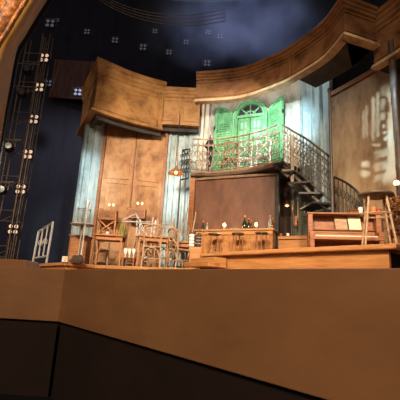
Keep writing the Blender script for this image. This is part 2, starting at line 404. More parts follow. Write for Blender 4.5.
cornice('trim_15', rb, 5.6, 1.2, ((slice(0, None), .6),), 'wooden parapet box over the dark pipe')
# dark void behind the openings
m = MB(); m.sweep([(0, 1), (0, 8), (-.1, 8), (-.1, 1)], [v2(at(190, 150, 11.6)), (2.8, 10.9), (4.6, 8.8), (5.2, 6)])
struct(m.build('wall_masking', 'gap'), 'black masking behind the set walls', 'wall')
# ---- backdrop and left flats
bk = spline([(-13, 9.5), (-10, 14), (-5, 16.5), (0, 17), (5, 15.5), (9, 12)], 8)
m = MB(); m.sweep([(0, 0), (0, 16), (-.1, 16), (-.1, 0)], [v2(p) for p in bk])
struct(m.build('wall_back', 'drape'), 'dark navy drape at the back of the stage', 'wall')
a, b = at(52, 80, 15.6), at(98, 80, 15.9)
m = MB(); m.box(((a.x+b.x)/2, a.y, (at(70, 100, 15.7).z+at(70, 62, 15.7).z)/2), (b.x-a.x, .1, at(70, 62, 15.7).z-at(70, 100, 15.7).z))
struct(m.build('wall_flat', 'flat'), 'dim brown scenery flat flown high in the dark', 'wall')
# ---- proscenium
def pth(pts, Y): return [at(x, y, Y) for x, y in pts]
inner = spline(pth([(-14, 250), (-8, 180), (0, 128), (7, 86), (14, 50), (22, 36), (32, 19), (44, 0), (60, -25), (75, -50)], 6.6), 4)
outer = spline(pth([(-60, 250), (-48, 180), (-34, 118), (-20, 80), (-2, 46), (8, 30), (17, 15), (27, -1), (42, -26), (56, -50)], 5.6), 4)
m = MB()
for (a, b), (c, d_) in zip(zip(inner, inner[1:]), zip(outer, outer[1:])): m.face((a, b, d_, c))
bmesh.ops.remove_doubles(m.b, verts=m.b.verts, dist=1e-4)
o = m.build('wall_proscenium', 'pros', smooth=True); struct(o, 'plain brown reveal of the proscenium arch', 'wall')
sm = o.modifiers.new('thick', 'SOLIDIFY'); sm.thickness = .05
m = MB(); m.tube(inner, .03, 8); m.tube([p+Vector((.05, .1, -.02)) for p in inner], .035, 8)
struct(m.build('trim_16', 'black', smooth=True), 'dark edging along the brown proscenium reveal', 'trim')
gold = thing('trim_17', outer[0], 'gilded ornate moulding of the proscenium arch', 'proscenium', kind='structure')
c0 = Vector((-.05, -.02, .03))
out2 = [p + Vector((-.30, -.12, .20)) for p in outer]
m = MB()
for (a, b), (c, d_) in zip(zip(outer, outer[1:]), zip(out2, out2[1:])): m.face((a, b, d_, c))
bmesh.ops.remove_doubles(m.b, verts=m.b.verts, dist=1e-4)
g = m.build('gilded_band', 'gold', gold, smooth=True); g.modifiers.new('thick', 'SOLIDIFY').thickness = .04
m = MB()
for t, r in ((0.0, .035), (.28, .02), (.62, .03), (1.0, .04)):
    m.tube([p.lerp(q, t) + Vector((0, -.02, 0)) for p, q in zip(outer, out2)], r, 8)
m.build('roll_moulding', 'gold', gold, smooth=True)
m = MB(); dense = spline(outer, 5); dense2 = spline(out2, 5)
for i, (p, q) in enumerate(zip(dense, dense2)):
    for t in (.14, .45, .8):
        c = p.lerp(q, t) + Vector((0, -.02, 0))
        bmesh.ops.create_icosphere(m.b, subdivisions=1, radius=.02 if t != .45 else .03, matrix=Matrix.Translation(c) @ Matrix.Diagonal((1, .8, 1.4, 1)))
m.build('bead_ornament', 'gold', gold)

# ================================================================== BALCONY
be = [atz(x, y, ZB) for x, y in ((191, 171.5), (215, 172), (240, 169.6), (260, 166), (277, 161.5))]
bsp = spline(be, 6)
m = MB(); m.prism([(p.x, p.y, ZB-.12) for p in bsp] + [(2.6, 9.3, ZB-.12), (2.6, 10.0, ZB-.12), (1.2, 11.0, ZB-.12), (-.35, 11.4, ZB-.12)], (0, 0, .12))
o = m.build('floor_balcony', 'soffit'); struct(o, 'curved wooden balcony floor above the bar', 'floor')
m = MB(); m.sweep([(.03, ZB+.01), (.03, ZB-.04), (.0, ZB-.06), (.0, ZB-.11), (-.08, ZB-.11), (-.08, ZB+.01)], [v2(p) for p in bsp])
struct(m.build('trim_18', 'trimbrown', bevel=.006), 'moulded wooden edge of the curved balcony', 'trim')
HR = .98
rail = thing('balcony_railing', (bsp[12].x, bsp[12].y, ZB), 'ornate iron railing of scrolled balusters along the curved balcony', 'railing')
rp = [p + Vector((0, .06, 0)) for p in bsp]
MB().tube([p+Vector((0, 0, HR)) for p in rp], .024, 8).build('top_rail', 'iron', rail, smooth=True)
q = MB()
for h in (.08, .80): q.tube([p+Vector((0, 0, h)) for p in rp], .014, 6)
q.build('cross_rail', 'iron', rail, smooth=True)
def along(pts, s):
    L = [0]
    for a, b in zip(pts, pts[1:]): L.append(L[-1]+(b-a).length)
    t = s*L[-1]
    for i in range(len(pts)-1):
        if L[i+1] >= t-1e-9:
            k = (t-L[i])/max(1e-9, L[i+1]-L[i]); return pts[i].lerp(pts[i+1], k), (pts[i+1]-pts[i]).normalized()
def baluster(parent, p, t, h, mat='iron', z0=.0):
    q = MB(); t = Vector((t.x, t.y, 0)).normalized()
    q.tube([p+Vector((0, 0, z0)), p+Vector((0, 0, h))], .012, 6)
    for zc, r in ((.28, .055), (.55, .065)):
        zc = z0 + (h-z0)*zc/.98
        pts = [p + t*(r*math.cos(a)) + Vector((0, 0, zc + 1.3*r*math.sin(a))) for a in [2*PI*k/12 for k in range(12)]]
        q.tube(pts, .011, 5, closed=True)
    for sg in (-1, 1):
        zc = z0 + (h-z0)*.82
        pts = [p + t*(sg*(.012+.05*math.sin(a/2))) + Vector((0, 0, zc-.05+.045*a/PI)) for a in [PI*2*k/8 for k in range(9)]]
        q.tube(pts, .009, 5)
    return q.build('baluster', mat, parent, smooth=True)
NB = 17
for i in range(NB+1):
    p, t = along(rp, i/NB)
    baluster(rail, p, t, HR)
# ================================================================== GREEN DOORS
def onup(x, y, off=.08):      # point on the upper wall plane
    t = max(0, min(1, (x-195)/105.0)); Y = 10.95 + t*(9.7-10.95) + .09*math.sin(t*PI)*-1
    return at(x, y, Y-off)
gl_, gr2 = onup(233, 150), onup(267.5, 150)
gd = (gr2-gl_); gd.z = 0; GW = gd.length; gd.normalize(); gn = Vector((gd.y, -gd.x, 0))
gc = (gl_+gr2)/2; zs = 6.02   # spring line
zsp = at(250, 117, gc.y).z
door = thing('door_2', (gc.x, gc.y, ZB), 'green arched double door with a dark fanlight above the balcony', 'door', kind='structure')
def arc(cx, r, z, n=16, a0=0, a1=PI): return [(cx + r*math.cos(a0+(a1-a0)*k/n), z + .95*r*math.sin(a0+(a1-a0)*k/n)) for k in range(n+1)]
def G(u, z, off=0): return gc + gd*u + gn*off + Vector((0, 0, z-gc.z))
HW = GW/2
# frame: outer arch ring
q = MB()
oa = [(HW, ZB)] + arc(0, HW, zsp) + [(-HW, ZB)]
ia = [(HW-.13, ZB)] + arc(0, HW-.13, zsp) + [(-HW+.13, ZB)]
for (a, b), (c, e) in zip(zip(oa, oa[1:]), zip(ia, ia[1:])):
    q.prism([G(a[0], a[1], .1), G(b[0], b[1], .1), G(e[0], e[1], .1), G(c[0], c[1], .1)], gn*-.14)
for k_, w_ in ((.02, .03), (.1, .02)):
    pa = [G(u*(HW-k_)/HW, z if z == ZB else zsp+(z-zsp)*(HW-k_)/HW, .12) for u, z in oa]
    q.tube(pa, w_, 6)
q.build('door_frame', 'green', door)
fan = MB(); aa = arc(0, HW-.13, zsp)
fan.prism([G(u, z, .03) for u, z in aa], gn*-.03)
fo = fan.build('fanlight', 'darkpane', door)
q = MB()
q.bar(G(-HW+.1, zsp, .06), G(HW-.1, zsp, .06), .09, .08)
for a in (PI*.25, PI*.5, PI*.75): q.bar(G(0, zsp, .05), G((HW-.13)*math.cos(a), zsp+.95*(HW-.13)*math.sin(a), .05), .035, .03)
q.tube([G(.45*u, zsp+.45*(z-zsp), .05) for u, z in aa], .02, 6)
q.build('fanlight_bar', 'green', fo)
for sg in (-1, 1):
    u0_, u1_ = sg*.012, sg*(HW-.14)
    lf = MB().prism([G(u0_, ZB+.01, .04), G(u1_, ZB+.01, .04), G(u1_, zsp-.04, .04), G(u0_, zsp-.04, .04)], gn*-.05).build('door_leaf', 'green', door)
    q = MB(); uc = (u0_+u1_)/2; w = abs(u1_-u0_)
    for zz0, zz1 in ((ZB+.12, ZB+.55),):
        for P, Q in (((uc-w*.32, zz0), (uc+w*.32, zz0)), ((uc+w*.32, zz0), (uc+w*.32, zz1)), ((uc+w*.32, zz1), (uc-w*.32, zz1)), ((uc-w*.32, zz1), (uc-w*.32, zz0))):
            q.bar(G(*P, .05), G(*Q, .05), .035, .04, upv=gn)
    for P in (uc-w*.33, uc, uc+w*.33): q.bar(G(P, ZB+.62, .05), G(P, zsp-.12, .05), .045, .045, upv=gn)
    for zz in [ZB+.65+k*.27 for k in range(5)]:
        if zz < zsp: q.bar(G(uc-w*.4, zz, .05), G(uc+w*.4, zz, .05), .04, .045, upv=gn)
    q.build('moulding', 'green', lf)
    MB().prism([G(uc-w*.33, ZB+.65, .045), G(uc+w*.33, ZB+.65, .045), G(uc+w*.33, zsp-.14, .045), G(uc-w*.33, zsp-.14, .045)], gn*-.008).build('pane', 'greenlight', lf)
    MB().lathe([(0, 0), (.03, .01), (.03, .04), (0, .05)], G(u0_+sg*.05, ZB+.95, .05), 8).build('door_knob', 'brass', lf)
def shutter(pa, pb, z0, ztop_a, ztop_b, label, slope):
    """quarter-arched louvred shutter between plan points pa, pb"""
    d = Vector((pb.x-pa.x, pb.y-pa.y, 0)); w = d.length; d.normalize(); n = Vector((d.y, -d.x, 0))
    t = thing('arched_shutter', ((pa.x+pb.x)/2, (pa.y+pb.y)/2, z0), label, 'shutter', 'green shutters beside the arched door')
    K = 10
    top = []
    for k in range(K+1):
        s = k/K
        if slope > 0: zz = ztop_a + (ztop_b-ztop_a)*math.sin(s*PI/2)**.9
        else: zz = ztop_b + (ztop_a-ztop_b)*math.sqrt(max(0, 1-(s)**2))
        top.append((s*w, zz))
    def H(u, z, off=0): return Vector((pa.x, pa.y, 0)) + d*u + n*off + Vector((0, 0, z))
    MB().prism([H(0, z0), H(w, z0)] + [H(u, z) for u, z in top[::-1]], n*-.03).build('shutter_board', 'green', t)
    q = MB(); e = .05
    outl = [(e, z0+e)] + [(max(e, min(w-e, u)), z-e) for u, z in top] + [(w-e, z0+e)]
    for a, b in zip(outl, outl[1:]+outl[:1]):
        if a != b: q.bar(H(*a, .012), H(*b, .012), .09, .035, upv=n)
    for f in (.36, .68): q.bar(H(e, z0+f*(min(ztop_a, ztop_b)-z0), .012), H(w-e, z0+f*(min(ztop_a, ztop_b)-z0), .012), .08, .035, upv=n)
    q.build('shutter_frame', 'green', t)
    q = MB(); zz = z0+.14
    while zz < min(ztop_a, ztop_b)-.1:
        q.bar(H(.09, zz, .008), H(w-.09, zz, .008), .05, .012, upv=(n+Vector((0, 0, .8))).normalized()); zz += .075
    q.build('louvre', 'green', t)
    for zz in (z0+.3, min(ztop_a, ztop_b)-.25): MB().box(H(.0 if slope < 0 else w, zz, .02), (.05, .05, .1)).build('hinge', 'darkiron', t)
a, b = onup(213.5, 150, .12), onup(233, 150, .12)
shutter(a, b, ZB+.005, at(214, 108, a.y).z, at(233, 118, b.y).z, 'green arched shutter folded back beside the striped pilaster', -1)
a, b = onup(268, 150, .14), onup(283, 150, .45)
shutter(a, b, ZB+.005, at(268, 110, a.y).z, at(283, 95, b.y).z, 'green arched shutter half open beside the blue plaster wall', 1)
# ================================================================== STAIRCASE
sp = [at(283, 164, 8.72), at(292, 173, 8.5), at(302, 183.5, 8.38), at(311, 194, 8.3), at(320, 204, 8.3), at(328, 212, 8.4), at(335, 219, 8.55)]
hp = spline([at(282.5, 124.8, 8.55), at(291, 130, 8.45), at(305, 138, 8.2), at(318, 147.5, 8.05), at(330, 157, 8.1)], 6)
stair = thing('curved_staircase', (sp[3].x, sp[3].y, Z2), 'dark iron curved staircase winding down from the balcony end', 'staircase')
for i, p in enumerate(sp):
    t = (sp[min(i+1, 6)]-sp[max(i-1, 0)]); t.z = 0; t.normalize(); n = Vector((t.y, -t.x, 0))
    a = p + n*.2; b = p - n*.62
    hw = .16 if i < 2 else .29
    tr = MB().prism([a-t*hw, a+t*hw, b+t*hw*.6, b-t*hw*.6], (0, 0, -.05)).build('tread', 'tread', stair, bevel=.008)
    MB().tube([a-t*.14+Vector((0, 0, -.05)), a+t*.0+Vector((0, 0, -.17)), a+t*.14+Vector((0, 0, -.05))], .015, 6).build('tread_bracket', 'darkiron', tr, smooth=True)
q = MB(); st_low = [Vector((p.x, p.y, p.z-.06)) for p in spline([sp[0]+Vector((0, -.1, 0)), sp[1]+Vector((0, -.1, 0)), sp[2]+Vector((0, -.1, .0)), sp[4]+Vector((0, -.1, 0)), sp[6]+Vector((0, -.1, 0))], 6)]
for a, b in zip(st_low, st_low[1:]): q.bar(a, b, .03, .06)
q.build('stringer', 'railiron', stair)
MB().tube(hp, .026, 8).build('handrail', 'railiron', stair, smooth=True)
for i in range(14):
    p, t = along(hp, (i+.4)/14); 
    f = (i+.4)/14; k, _ = along(st_low, min(1, f*.98))
    foot = Vector((p.x, p.y, p.z-.95))
    baluster(stair, Vector((p.x, p.y, p.z-.95-.1*f)), t, .95+.1*f, 'iron' if i < 5 else 'railiron', z0=0)
q = MB(); q.tube([p+Vector((0, 0, -.94-.1*i/len(hp))) for i, p in enumerate(hp)], .02, 6)
q.tube([p+Vector((0, 0, -.16)) for i, p in enumerate(hp)], .012, 6); q.build('lower_rail', 'railiron', stair, smooth=True)
# heavy newel with scroll bracket at the head of the stair
a = at(292, 172, 8.4)
q = MB(); q.bar((a.x, a.y, a.z-.25), (a.x, a.y, at(291, 135, 8.4).z), .075, .075); q.build('newel_post', 'iron', stair, bevel=.008)
q = MB(); c = at(288, 172, 8.45)
for k in range(3): q.tube([c + Vector((.11*math.cos(t)*(1-.2*k), 0, .09*math.sin(t)*(1-.2*k)-.03*k)) for t in [PI+PI*j/8 for j in range(9)]], .022, 6)
q.box((c.x, c.y, c.z+.02), (.3, .12, .05)); q.build('scroll_bracket', 'iron', stair, smooth=False)
# slim post under the stair head and tall pole
a = at(293.5, 240, 9.0)
o = MB().lathe([(.05, 0), (.05, .06), (.03, .1), (.03, 2.1), (.05, 2.14), (.05, 2.2)], (a.x, a.y, Z2), 10).build('support_post', 'pipe', smooth=True)
tag(o, 'slim grey brown post under the head of the curved staircase', 'post')
a = at(331, 150, 7.75)
o = MB().lathe([(.06, 0), (.06, .05), (.034, .09), (.034, 3.9), (.05, 3.93), (.05, 4.0)], (a.x, a.y, Z2), 10).build('tall_pole', 'pipe', smooth=True)
tag(o, 'tall thin brown pole rising past the curved staircase to the parapet', 'pole')
# lower flight railing behind the piano
lp = spline([at(334, 177, 7.9), at(343, 181, 7.75), at(352, 187, 7.6), at(359, 194, 7.5), at(362, 202, 7.5)], 5)
lr = thing('lower_stair_railing', (lp[8].x, lp[8].y, Z2), 'dark curved iron railing descending against the rust brown wall', 'railing')
MB().tube(lp, .026, 8).build('handrail', 'darkiron', lr, smooth=True)
for i in range(9):
    p, t = along(lp, i/8)
    q = MB(); q.tube([p, (p.x, p.y, Z2)], .013, 6)
    q.tube([p+Vector((0, 0, -.3))+Vector((t.x, t.y, 0)).normalized()*.05*math.cos(a)+Vector((0, 0, .09*math.sin(a))) for a in [2*PI*k/10 for k in range(10)]], .009, 5, closed=True)
    q.build('baluster', 'darkiron', lr, smooth=True)
# ================================================================== FURNITURE PROTOTYPES
def make_chair(name, m):
    t = thing(name, (0, 0, 0), 'x', 'chair', local=True)
    MB().box((0, 0, .45), (.40, .40, .035)).build('seat', m, t, bevel=.015)
    for sx in (-1, 1):
        MB().tube([(sx*.17, .17, .44), (sx*.19, .20, 0)], .019, 8, r2=.014).build('leg', m, t, smooth=True)
        MB().tube([(sx*.19, -.24, 0), (sx*.175, -.185, .44), (sx*.18, -.20, .66), (sx*.185, -.24, .88)], .018, 8).build('leg', m, t, smooth=True)
    q = MB(); q.tube(spline([(-.195, -.235, .84), (-.1, -.27, .89), (0, -.28, .905), (.1, -.27, .89), (.195, -.235, .84)], 4), .022, 8)
    q.build('back_rail', m, t, smooth=True)
    for sx in (-1, 1): MB().tube(spline([(sx*.17, -.195, .50), (0, -.225, .68), (-sx*.17, -.24, .85)], 4), .012, 6).build('cross_brace', m, t, smooth=True)
    q = MB()
    q.tube([(-.185, .19, .16), (.185, .19, .16)], .010, 6); q.tube([(-.185, -.21, .2), (.185, -.21, .2)], .010, 6)
    for sx in (-1, 1): q.tube([(sx*.185, .19, .22), (sx*.185, -.21, .22)], .010, 6)
    q.build('stretcher', m, t, smooth=True)
    MB().tube([(.17*math.cos(a), -.205, .16+.27*math.sin(a)) for a in [PI*k/10 for k in range(11)]], .012, 6).build('hoop_brace', m, t, smooth=True)
    return t
chair0 = make_chair('cross_back_chair', 'palewood')
def make_table(name, w, dp, h, m):
    t = thing(name, (0, 0, 0), 'x', 'table', local=True)
    MB().box((0, 0, h-.018), (w, dp, .036)).build('tabletop', m, t, bevel=.008)
    MB().box((0, 0, h-.08), (w-.12, dp-.12, .08)).build('apron_frame', m, t)
    for sx in (-1, 1):
        for sy in (-1, 1): MB().bar((sx*(w/2-.05), sy*(dp/2-.05), h-.04), (sx*(w/2-.035), sy*(dp/2-.035), 0), .042, .042, upv=(0, 1, 0)).build('leg', m, t, bevel=.006)
    return t
TG = 'wooden cafe tables on the timber deck'; CG = 'cross back chairs on and around the tables'
table0 = make_table('cafe_table', .72, .60, .75, 'wood')
T = []
def tpos(x, Y, z=Z1): p = at(x, 200, Y); return Vector((p.x, p.y, z))
t1 = at(110, 238, 8.9); t2 = at(154, 239, 8.7); t3 = at(180.6, 239, 9.5)
t1, t2, t3 = [Vector((p.x, p.y, Z1)) for p in (t1, t2, t3)]
put(table0, t1, .04, label='wooden cafe table carrying the X-braced stool and olive cloth')
put(copy_tree(table0), t2, .1, label='wooden cafe table behind the upright cross back chair')
put(copy_tree(table0), t3, .1, label='wooden cafe table nearest the instrument cases under upturned chairs')
first = [True]
def chair(loc, rz, label, rx=0, ry=0):
    o = chair0 if first[0] else copy_tree(chair0); first[0] = False
    o['group'] = CG; return put(o, loc, rz, rx, ry, label)
zt = Z1+.75
# upright chairs
p = at(156, 200, 8.05); chair((p.x, p.y, Z1), .12, 'upright cross back chair with its back to the stage front')
p = at(107, 200, 9.6); chair((p.x, p.y, Z1), PI+.2, 'upright chair behind the table with the olive cloth')
p = at(184, 200, 8.35); chair((p.x, p.y, Z1), -.95, 'upright chair turned sideways beside the instrument cases')
p = at(142, 200, 9.6); chair((p.x, p.y, Z1), PI-.3, 'upright chair behind the middle table')
# upturned chairs: seat on the table, legs in the air
def upturned(c, dx_, dy, rz, label, tilt=0):
    chair((c.x+dx_, c.y+dy, zt+.4685+abs(tilt)*.12), rz, label, rx=PI+tilt)
upturned(t3, .0, .18, .0, 'upturned chair with its legs in the air over the table by the cases')
upturned(t2, .225, .165, .05, 'upturned wooden chair with its legs in the air on the middle table')
o = copy_tree(chair0); o['group'] = CG
for ch in o.children: ch.data = ch.data.copy(); ch.data.materials[0] = MT['steel']
put(o, (t2.x-.24, t2.y+.165, zt+.4685), -.04, PI, 0, 'grey metal upturned chair on the middle table beside the olive cloth')
fs = thing('folding_metal_stand', (t2.x-.40, t2.y-.05, zt), 'open folding metal stand on the middle table edge next to the olive cloth', 'stand')
for (x0_, y0_, Y0_, x1_, y1_, Y1_) in ((136, 213.5, 8.5, 146.5, 238, 8.5), (136, 213.5, 8.5, 121, 221, 8.46), (123, 221.5, 8.46, 150, 222, 8.5), (146.5, 238, 8.5, 139, 226, 8.48)):
    fa, fb = at(x0_, y0_, Y0_), at(x1_, y1_, Y1_); fa.z = max(fa.z, zt+.016); fb.z = max(fb.z, zt+.016)
    MB().tube([fa, fb], .014, 6).build('bar', 'steel', fs, smooth=True)
# leaning poles: two long pale sticks beside the last table
for (x0, y0, x1, y1, Y, lb) in ((186, 262, 196, 212, 8.75, 'long pale stick leaning up past the instrument cases'), (179, 237, 189, 206, 9.05, 'thin pale stick standing tilted among the upturned chair legs')):
    a, b = at(x0, y0, Y), at(x1, y1, Y+.1)
    if y0 > 250: a.z = Z1
    else: a = a + (a-b)*((a.z-Z1)/(b.z-a.z))
    o = MB().tube([a, b], .016, 8).build('leaning_stick', 'palewood', smooth=True); tag(o, lb, 'stick', 'pale sticks leaning by the tables')
# X-braced upturned stool on table one
xs = thing('cross_braced_stool', (t1.x-.06, t1.y-.08, zt), 'low X-braced wooden stool standing on the cafe table', 'stool')
c = Vector((t1.x-.06, t1.y-.08, zt))
MB().box(c+Vector((0, 0, .36)), (.44, .34, .03)).build('seat', 'wood', xs, bevel=.008)
for sx in (-1, 1):
    for sy in (-1, 1): MB().bar(c+Vector((sx*.195, sy*.14, 0)), c+Vector((sx*.195, sy*.14, .36)), .04, .04).build('leg', 'wood', xs, bevel=.004)
for sy in (-1, 1):
    q = MB(); q.bar(c+Vector((-.21, sy*.14, .03)), c+Vector((.21, sy*.14, .35)), .025, .03); q.bar(c+Vector((-.21, sy*.155, .35)), c+Vector((.21, sy*.155, .03)), .025, .03)
    q.build('cross_brace', 'wood', xs)
# white cup and plates on table one
o = MB().lathe([(.03, 0), (.05, .04), (.055, .08), (.05, .08), (.045, .04), (0, .012)], c+Vector((.02, 0, .0)), 14).build('white_cup', 'white', smooth=True); tag(o, 'small white cup under the X-braced stool', 'cup')
# olive cloth heap
bmm = MB(); cc = Vector((t1.x+.33, t1.y+.02, zt)) + Vector((-.12, 0, 0))
def cloth_heap(name, c, rx, ry, h, mat, label, cat, seed):
    rnd = random.Random(seed); q = MB()
    bmesh.ops.create_icosphere(q.b, subdivisions=4, radius=1)
    ph = [rnd.uniform(0, 6) for _ in range(6)]
    for v in q.b.verts:
        x, y, z = v.co; a = math.atan2(y, x)
        k = 1 + .10*math.sin(5*a+ph[0]+z*3) + .06*math.sin(9*a+ph[1]-z*5) + .05*math.sin(7*z+ph[2])
        v.co = Vector((x*rx*k, y*ry*k, (max(z, -.25)+.25)/1.25*h*(1+.08*math.sin(6*x+ph[3])+.06*math.sin(8*y+ph[4])))) + c
    o = q.build(name, mat, smooth=True); return tag(o, label, cat)
cloth_heap('folded_cloth', Vector((t1.x+.285, t1.y+.0, zt)), .09, .18, .32, 'olive', 'olive green cloth heaped beside the X-braced stool', 'cloth', 3)
# pale glasses on a low bench between the tables
p = at(131.5, 200, 8.72)
bench = thing('low_bench', (p.x, p.y, Z1), 'low dark wooden bench between the tables holding pale glasses', 'bench')
bc = Vector(((t1.x+t2.x)/2, p.y, Z1))
MB().box(bc+Vector((0, 0, .24)), (.29, .26, .03)).build('bench_top', 'wood2', bench, bevel=.006)
for sx in (-1, 1): MB().box(bc+Vector((sx*.12, 0, .113)), (.03, .22, .225)).build('leg', 'wood2', bench)
for k, dx_ in enumerate((-.095, 0, .095)):
    o = MB().lathe([(.035, 0), (.01, .012), (.009, .06), (.035, .10), (.045, .15), (.04, .20), (.036, .20), (.04, .15), (.03, .105), (0, .08)], bc+Vector((dx_, -.02, .256)), 14).build('stem_glass', 'white', smooth=True)
    tag(o, ['pale stem glass at the end of the low bench by the cabinet side', 'middle pale stem glass on the low bench', 'pale stem glass at the bench end by the upright chair'][k], 'glass', 'pale glasses on the low bench')
# brown cabinet beside table one
p = at(86, 200, 9.3)
cb = thing('low_cabinet', (p.x, p.y, Z1), 'low brown wooden cabinet behind the microphone stand', 'cabinet')
cc = Vector((p.x, p.y, Z1))
MB().box(cc+Vector((0, 0, .36)), (.42, .4, .72)).build('body', 'wood2', cb, bevel=.01)
MB().box(cc+Vector((0, 0, .735)), (.48, .46, .03)).build('top', 'wood2', cb, bevel=.006)
dr = MB().box(cc+Vector((0, -.205, .35)), (.34, .02, .58)).build('door', 'wood', cb, bevel=.006)
MB().lathe([(0, 0), (.015, .005), (.015, .02), (0, .03)], cc+Vector((.12, -.215, .4)), 8, rot=Matrix.Rotation(PI/2, 3, 'X')).build('knob', 'brass', dr)
# wall boxes with twin bulbs
for (x, y, Yw, w, h, lb1, lb2) in ((108, 216.5, 10.35, .52, .34, 'small wooden wall box behind the cafe table with the stool', 'twin bulb sconce over the wall box behind the stool'),
                                (137, 214, 10.45, .50, .28, 'small wooden wall box nearer the centre of the double door', 'twin bulb sconce over the wall box nearer the door centre')):
    c = at(x, y, Yw)
    bx = thing('wall_box', c, lb1, 'box', 'wooden wall boxes by the double door')
    MB().box(c, (w, .24, h)).build('body', 'wood', bx, bevel=.01)
    MB().box(c+Vector((0, -.125, .0)), (w-.08, .015, h-.08)).build('front_panel', 'wood2', bx, bevel=.004)
    MB().tube([c+Vector((-.05, -.14, .02)), c+Vector((-.04, -.17, .0)), c+Vector((.04, -.17, .0)), c+Vector((.05, -.14, .02))], .008, 6).build('handle', 'brass', bx)
    MB().box(c+Vector((-w*.42, .02, h/2+.0)), (.16, .2, .06)).build('side_block', 'wood2', bx)
    s_ = c+Vector((.06, -.02, h/2+.13))
    sc_ = thing('twin_bulb_sconce', s_, lb2, 'wall lamp', 'twin bulb sconces over the wall boxes')
    q = MB(); q.tube([s_+Vector((-.06, 0, 0)), s_+Vector((0, .02, -.05)), s_+Vector((.06, 0, 0))], .012, 6); q.tube([s_+Vector((0, .02, -.05)), s_+Vector((0, .02, -.13))], .012, 6); q.build('bracket', 'brass', sc_, smooth=True)
    for sx in (-1, 1): MB().lathe([(.012, 0), (.028, .03), (.022, .06), (0, .075)], s_+Vector((sx*.06, 0, 0)), 10).build('bulb', 'lampwarm', sc_, smooth=True)
# round bistro table and microphone stand
p = at(82.5, 224, 8.6); zt2 = p.z
bt = thing('round_bistro_table', (p.x, p.y, Z1), 'round pale topped bistro table on one slim pedestal', 'table')
c = Vector((p.x, p.y, 0))
MB().lathe([(0, zt2-.03), (.265, zt2-.03), (.28, zt2-.015), (.265, zt2), (0, zt2)], c, 28).build('tabletop', 'steel', bt, smooth=True)
MB().lathe([(.05, Z1+.03), (.025, Z1+.08), (.025, zt2-.03)], c, 12).build('pedestal', 'iron', bt, smooth=True)
MB().lathe([(.22, Z1), (.22, Z1+.015), (.05, Z1+.04)], c, 20).build('foot', 'iron', bt, smooth=True)
# small upturned wire stool on the round table
ws = thing('wire_stool', (p.x, p.y, zt2), 'small dark wire stool upturned on the round bistro table', 'stool')
MB().lathe([(.13, zt2), (.14, zt2+.012), (.13, zt2+.025)], c, 18).build('seat', 'darkiron', ws)
for a in (.4, .4+PI/2, .4+PI, .4+1.5*PI): MB().tube([c+Vector((.11*math.cos(a), .11*math.sin(a), zt2+.02)), c+Vector((.15*math.cos(a), .15*math.sin(a), zt2+.38))], .01, 6).build('leg', 'iron', ws, smooth=True)
MB().tube([c+Vector((.15*math.cos(k*PI/6), .15*math.sin(k*PI/6), zt2+.34)) for k in range(12)], .009, 6, closed=True).build('ring_brace', 'iron', ws, smooth=True)
a, b = at(80, 264, 8.0), at(88, 205, 8.0); a.z = Z1
ms = thing('microphone_stand', a, 'slim pale metal microphone stand with a white head', 'microphone stand')
MB().lathe([(.13, Z1), (.13, Z1+.02), (.02, Z1+.04)], (a.x, a.y, 0), 18).build('base', 'steel', ms, smooth=True)
MB().tube([a+Vector((0, 0, .02)), b], .016, 8).build('pole', 'steel', ms, smooth=True)
MB().lathe([(.02, -.09), (.03, -.02), (.045, .02), (.04, .06), (0, .085)], b+Vector((0, 0, .05)), 12).build('microphone', 'white', ms, smooth=True)
# box and cloth at the deck edge
c = at(67, 259, 7.3); c.z = Z1
o = MB().box(c+Vector((-.04, 0, .056)), (.10, .08, .11), .3).build('small_carton', 'white', bevel=.005); 
tag(o, 'small white and yellow carton lying on the deck edge', 'box')
MB().box((.01, -.042, .0), (.04, .004, .08)).build('yellow_panel', 'yellow', o); bpy.data.objects[o.name].children[0].location = c+Vector((-.04, 0, .056)); o.children[0].rotation_euler = (0, 0, .3)
cloth_heap('crumpled_cloth', c+Vector((.16, .12, 0)), .13, .11, .16, 'darkcloth', 'crumpled brown cloth beside the small carton', 'cloth', 9)
# stair handrails
hr = thing('access_handrail', atz(44, 263.5, Z1), 'pair of pale metal handrails at the corner of the timber deck', 'handrail')
Yh = 7.6
f0, f1 = atz(37, 263.0, Z1), atz(46, 262.6, Z1); f0.y += .25; f1.y += .25
h0, h1 = at(38.5, 231, f0.y), at(53, 222, f1.y)
off = Vector((-.05, .16, 0))
for k in (0, 1):
    o_ = off*k*.9
    q = MB(); A0 = Vector((h0.x, h0.y, Z1))+o_; A1 = Vector((h1.x-.02, h1.y, Z1))+o_
    q.tube([A0+Vector((-.03, 0, 0)), h0+o_, h1+o_, A1], .018, 8); q.build('handrail', 'steel', hr, smooth=True)
    q = MB(); q.tube([A0.lerp(A1, 0)+Vector((0, 0, .12)), A1+Vector((0, 0, .16))], .012, 6); q.build('cross_rail', 'steel', hr, smooth=True)
    for f in (.3, .65):
        b0 = A0.lerp(A1, f)+Vector((0, 0, .13)); b1 = (h0+o_).lerp(h1+o_, f)
        MB().tube([b0, b1], .010, 6).build('baluster', 'steel', hr, smooth=True)
        MB().tube([b0.lerp(b1, .5)+Vector((.04*math.cos(t), 0, .06*math.sin(t))) for t in [k2*PI/5 for k2 in range(10)]], .008, 5, closed=True).build('ring', 'steel', hr, smooth=True)
# tan wedge box on the apron corner
a = at(0, 268, 5.2); b = at(24, 268, 5.2); zt3 = at(10, 259, 5.2).z
wb = MB(); wb.prism([(a.x-1.0, a.y, Z0), (b.x+.07, b.y, Z0), (b.x, b.y, zt3), (a.x-1.0, a.y, zt3)], (0, .45, 0))
o = wb.build('monitor_cover', 'fascia', bevel=.02); tag(o, 'tan sloped cover box on the apron corner', 'cover box')
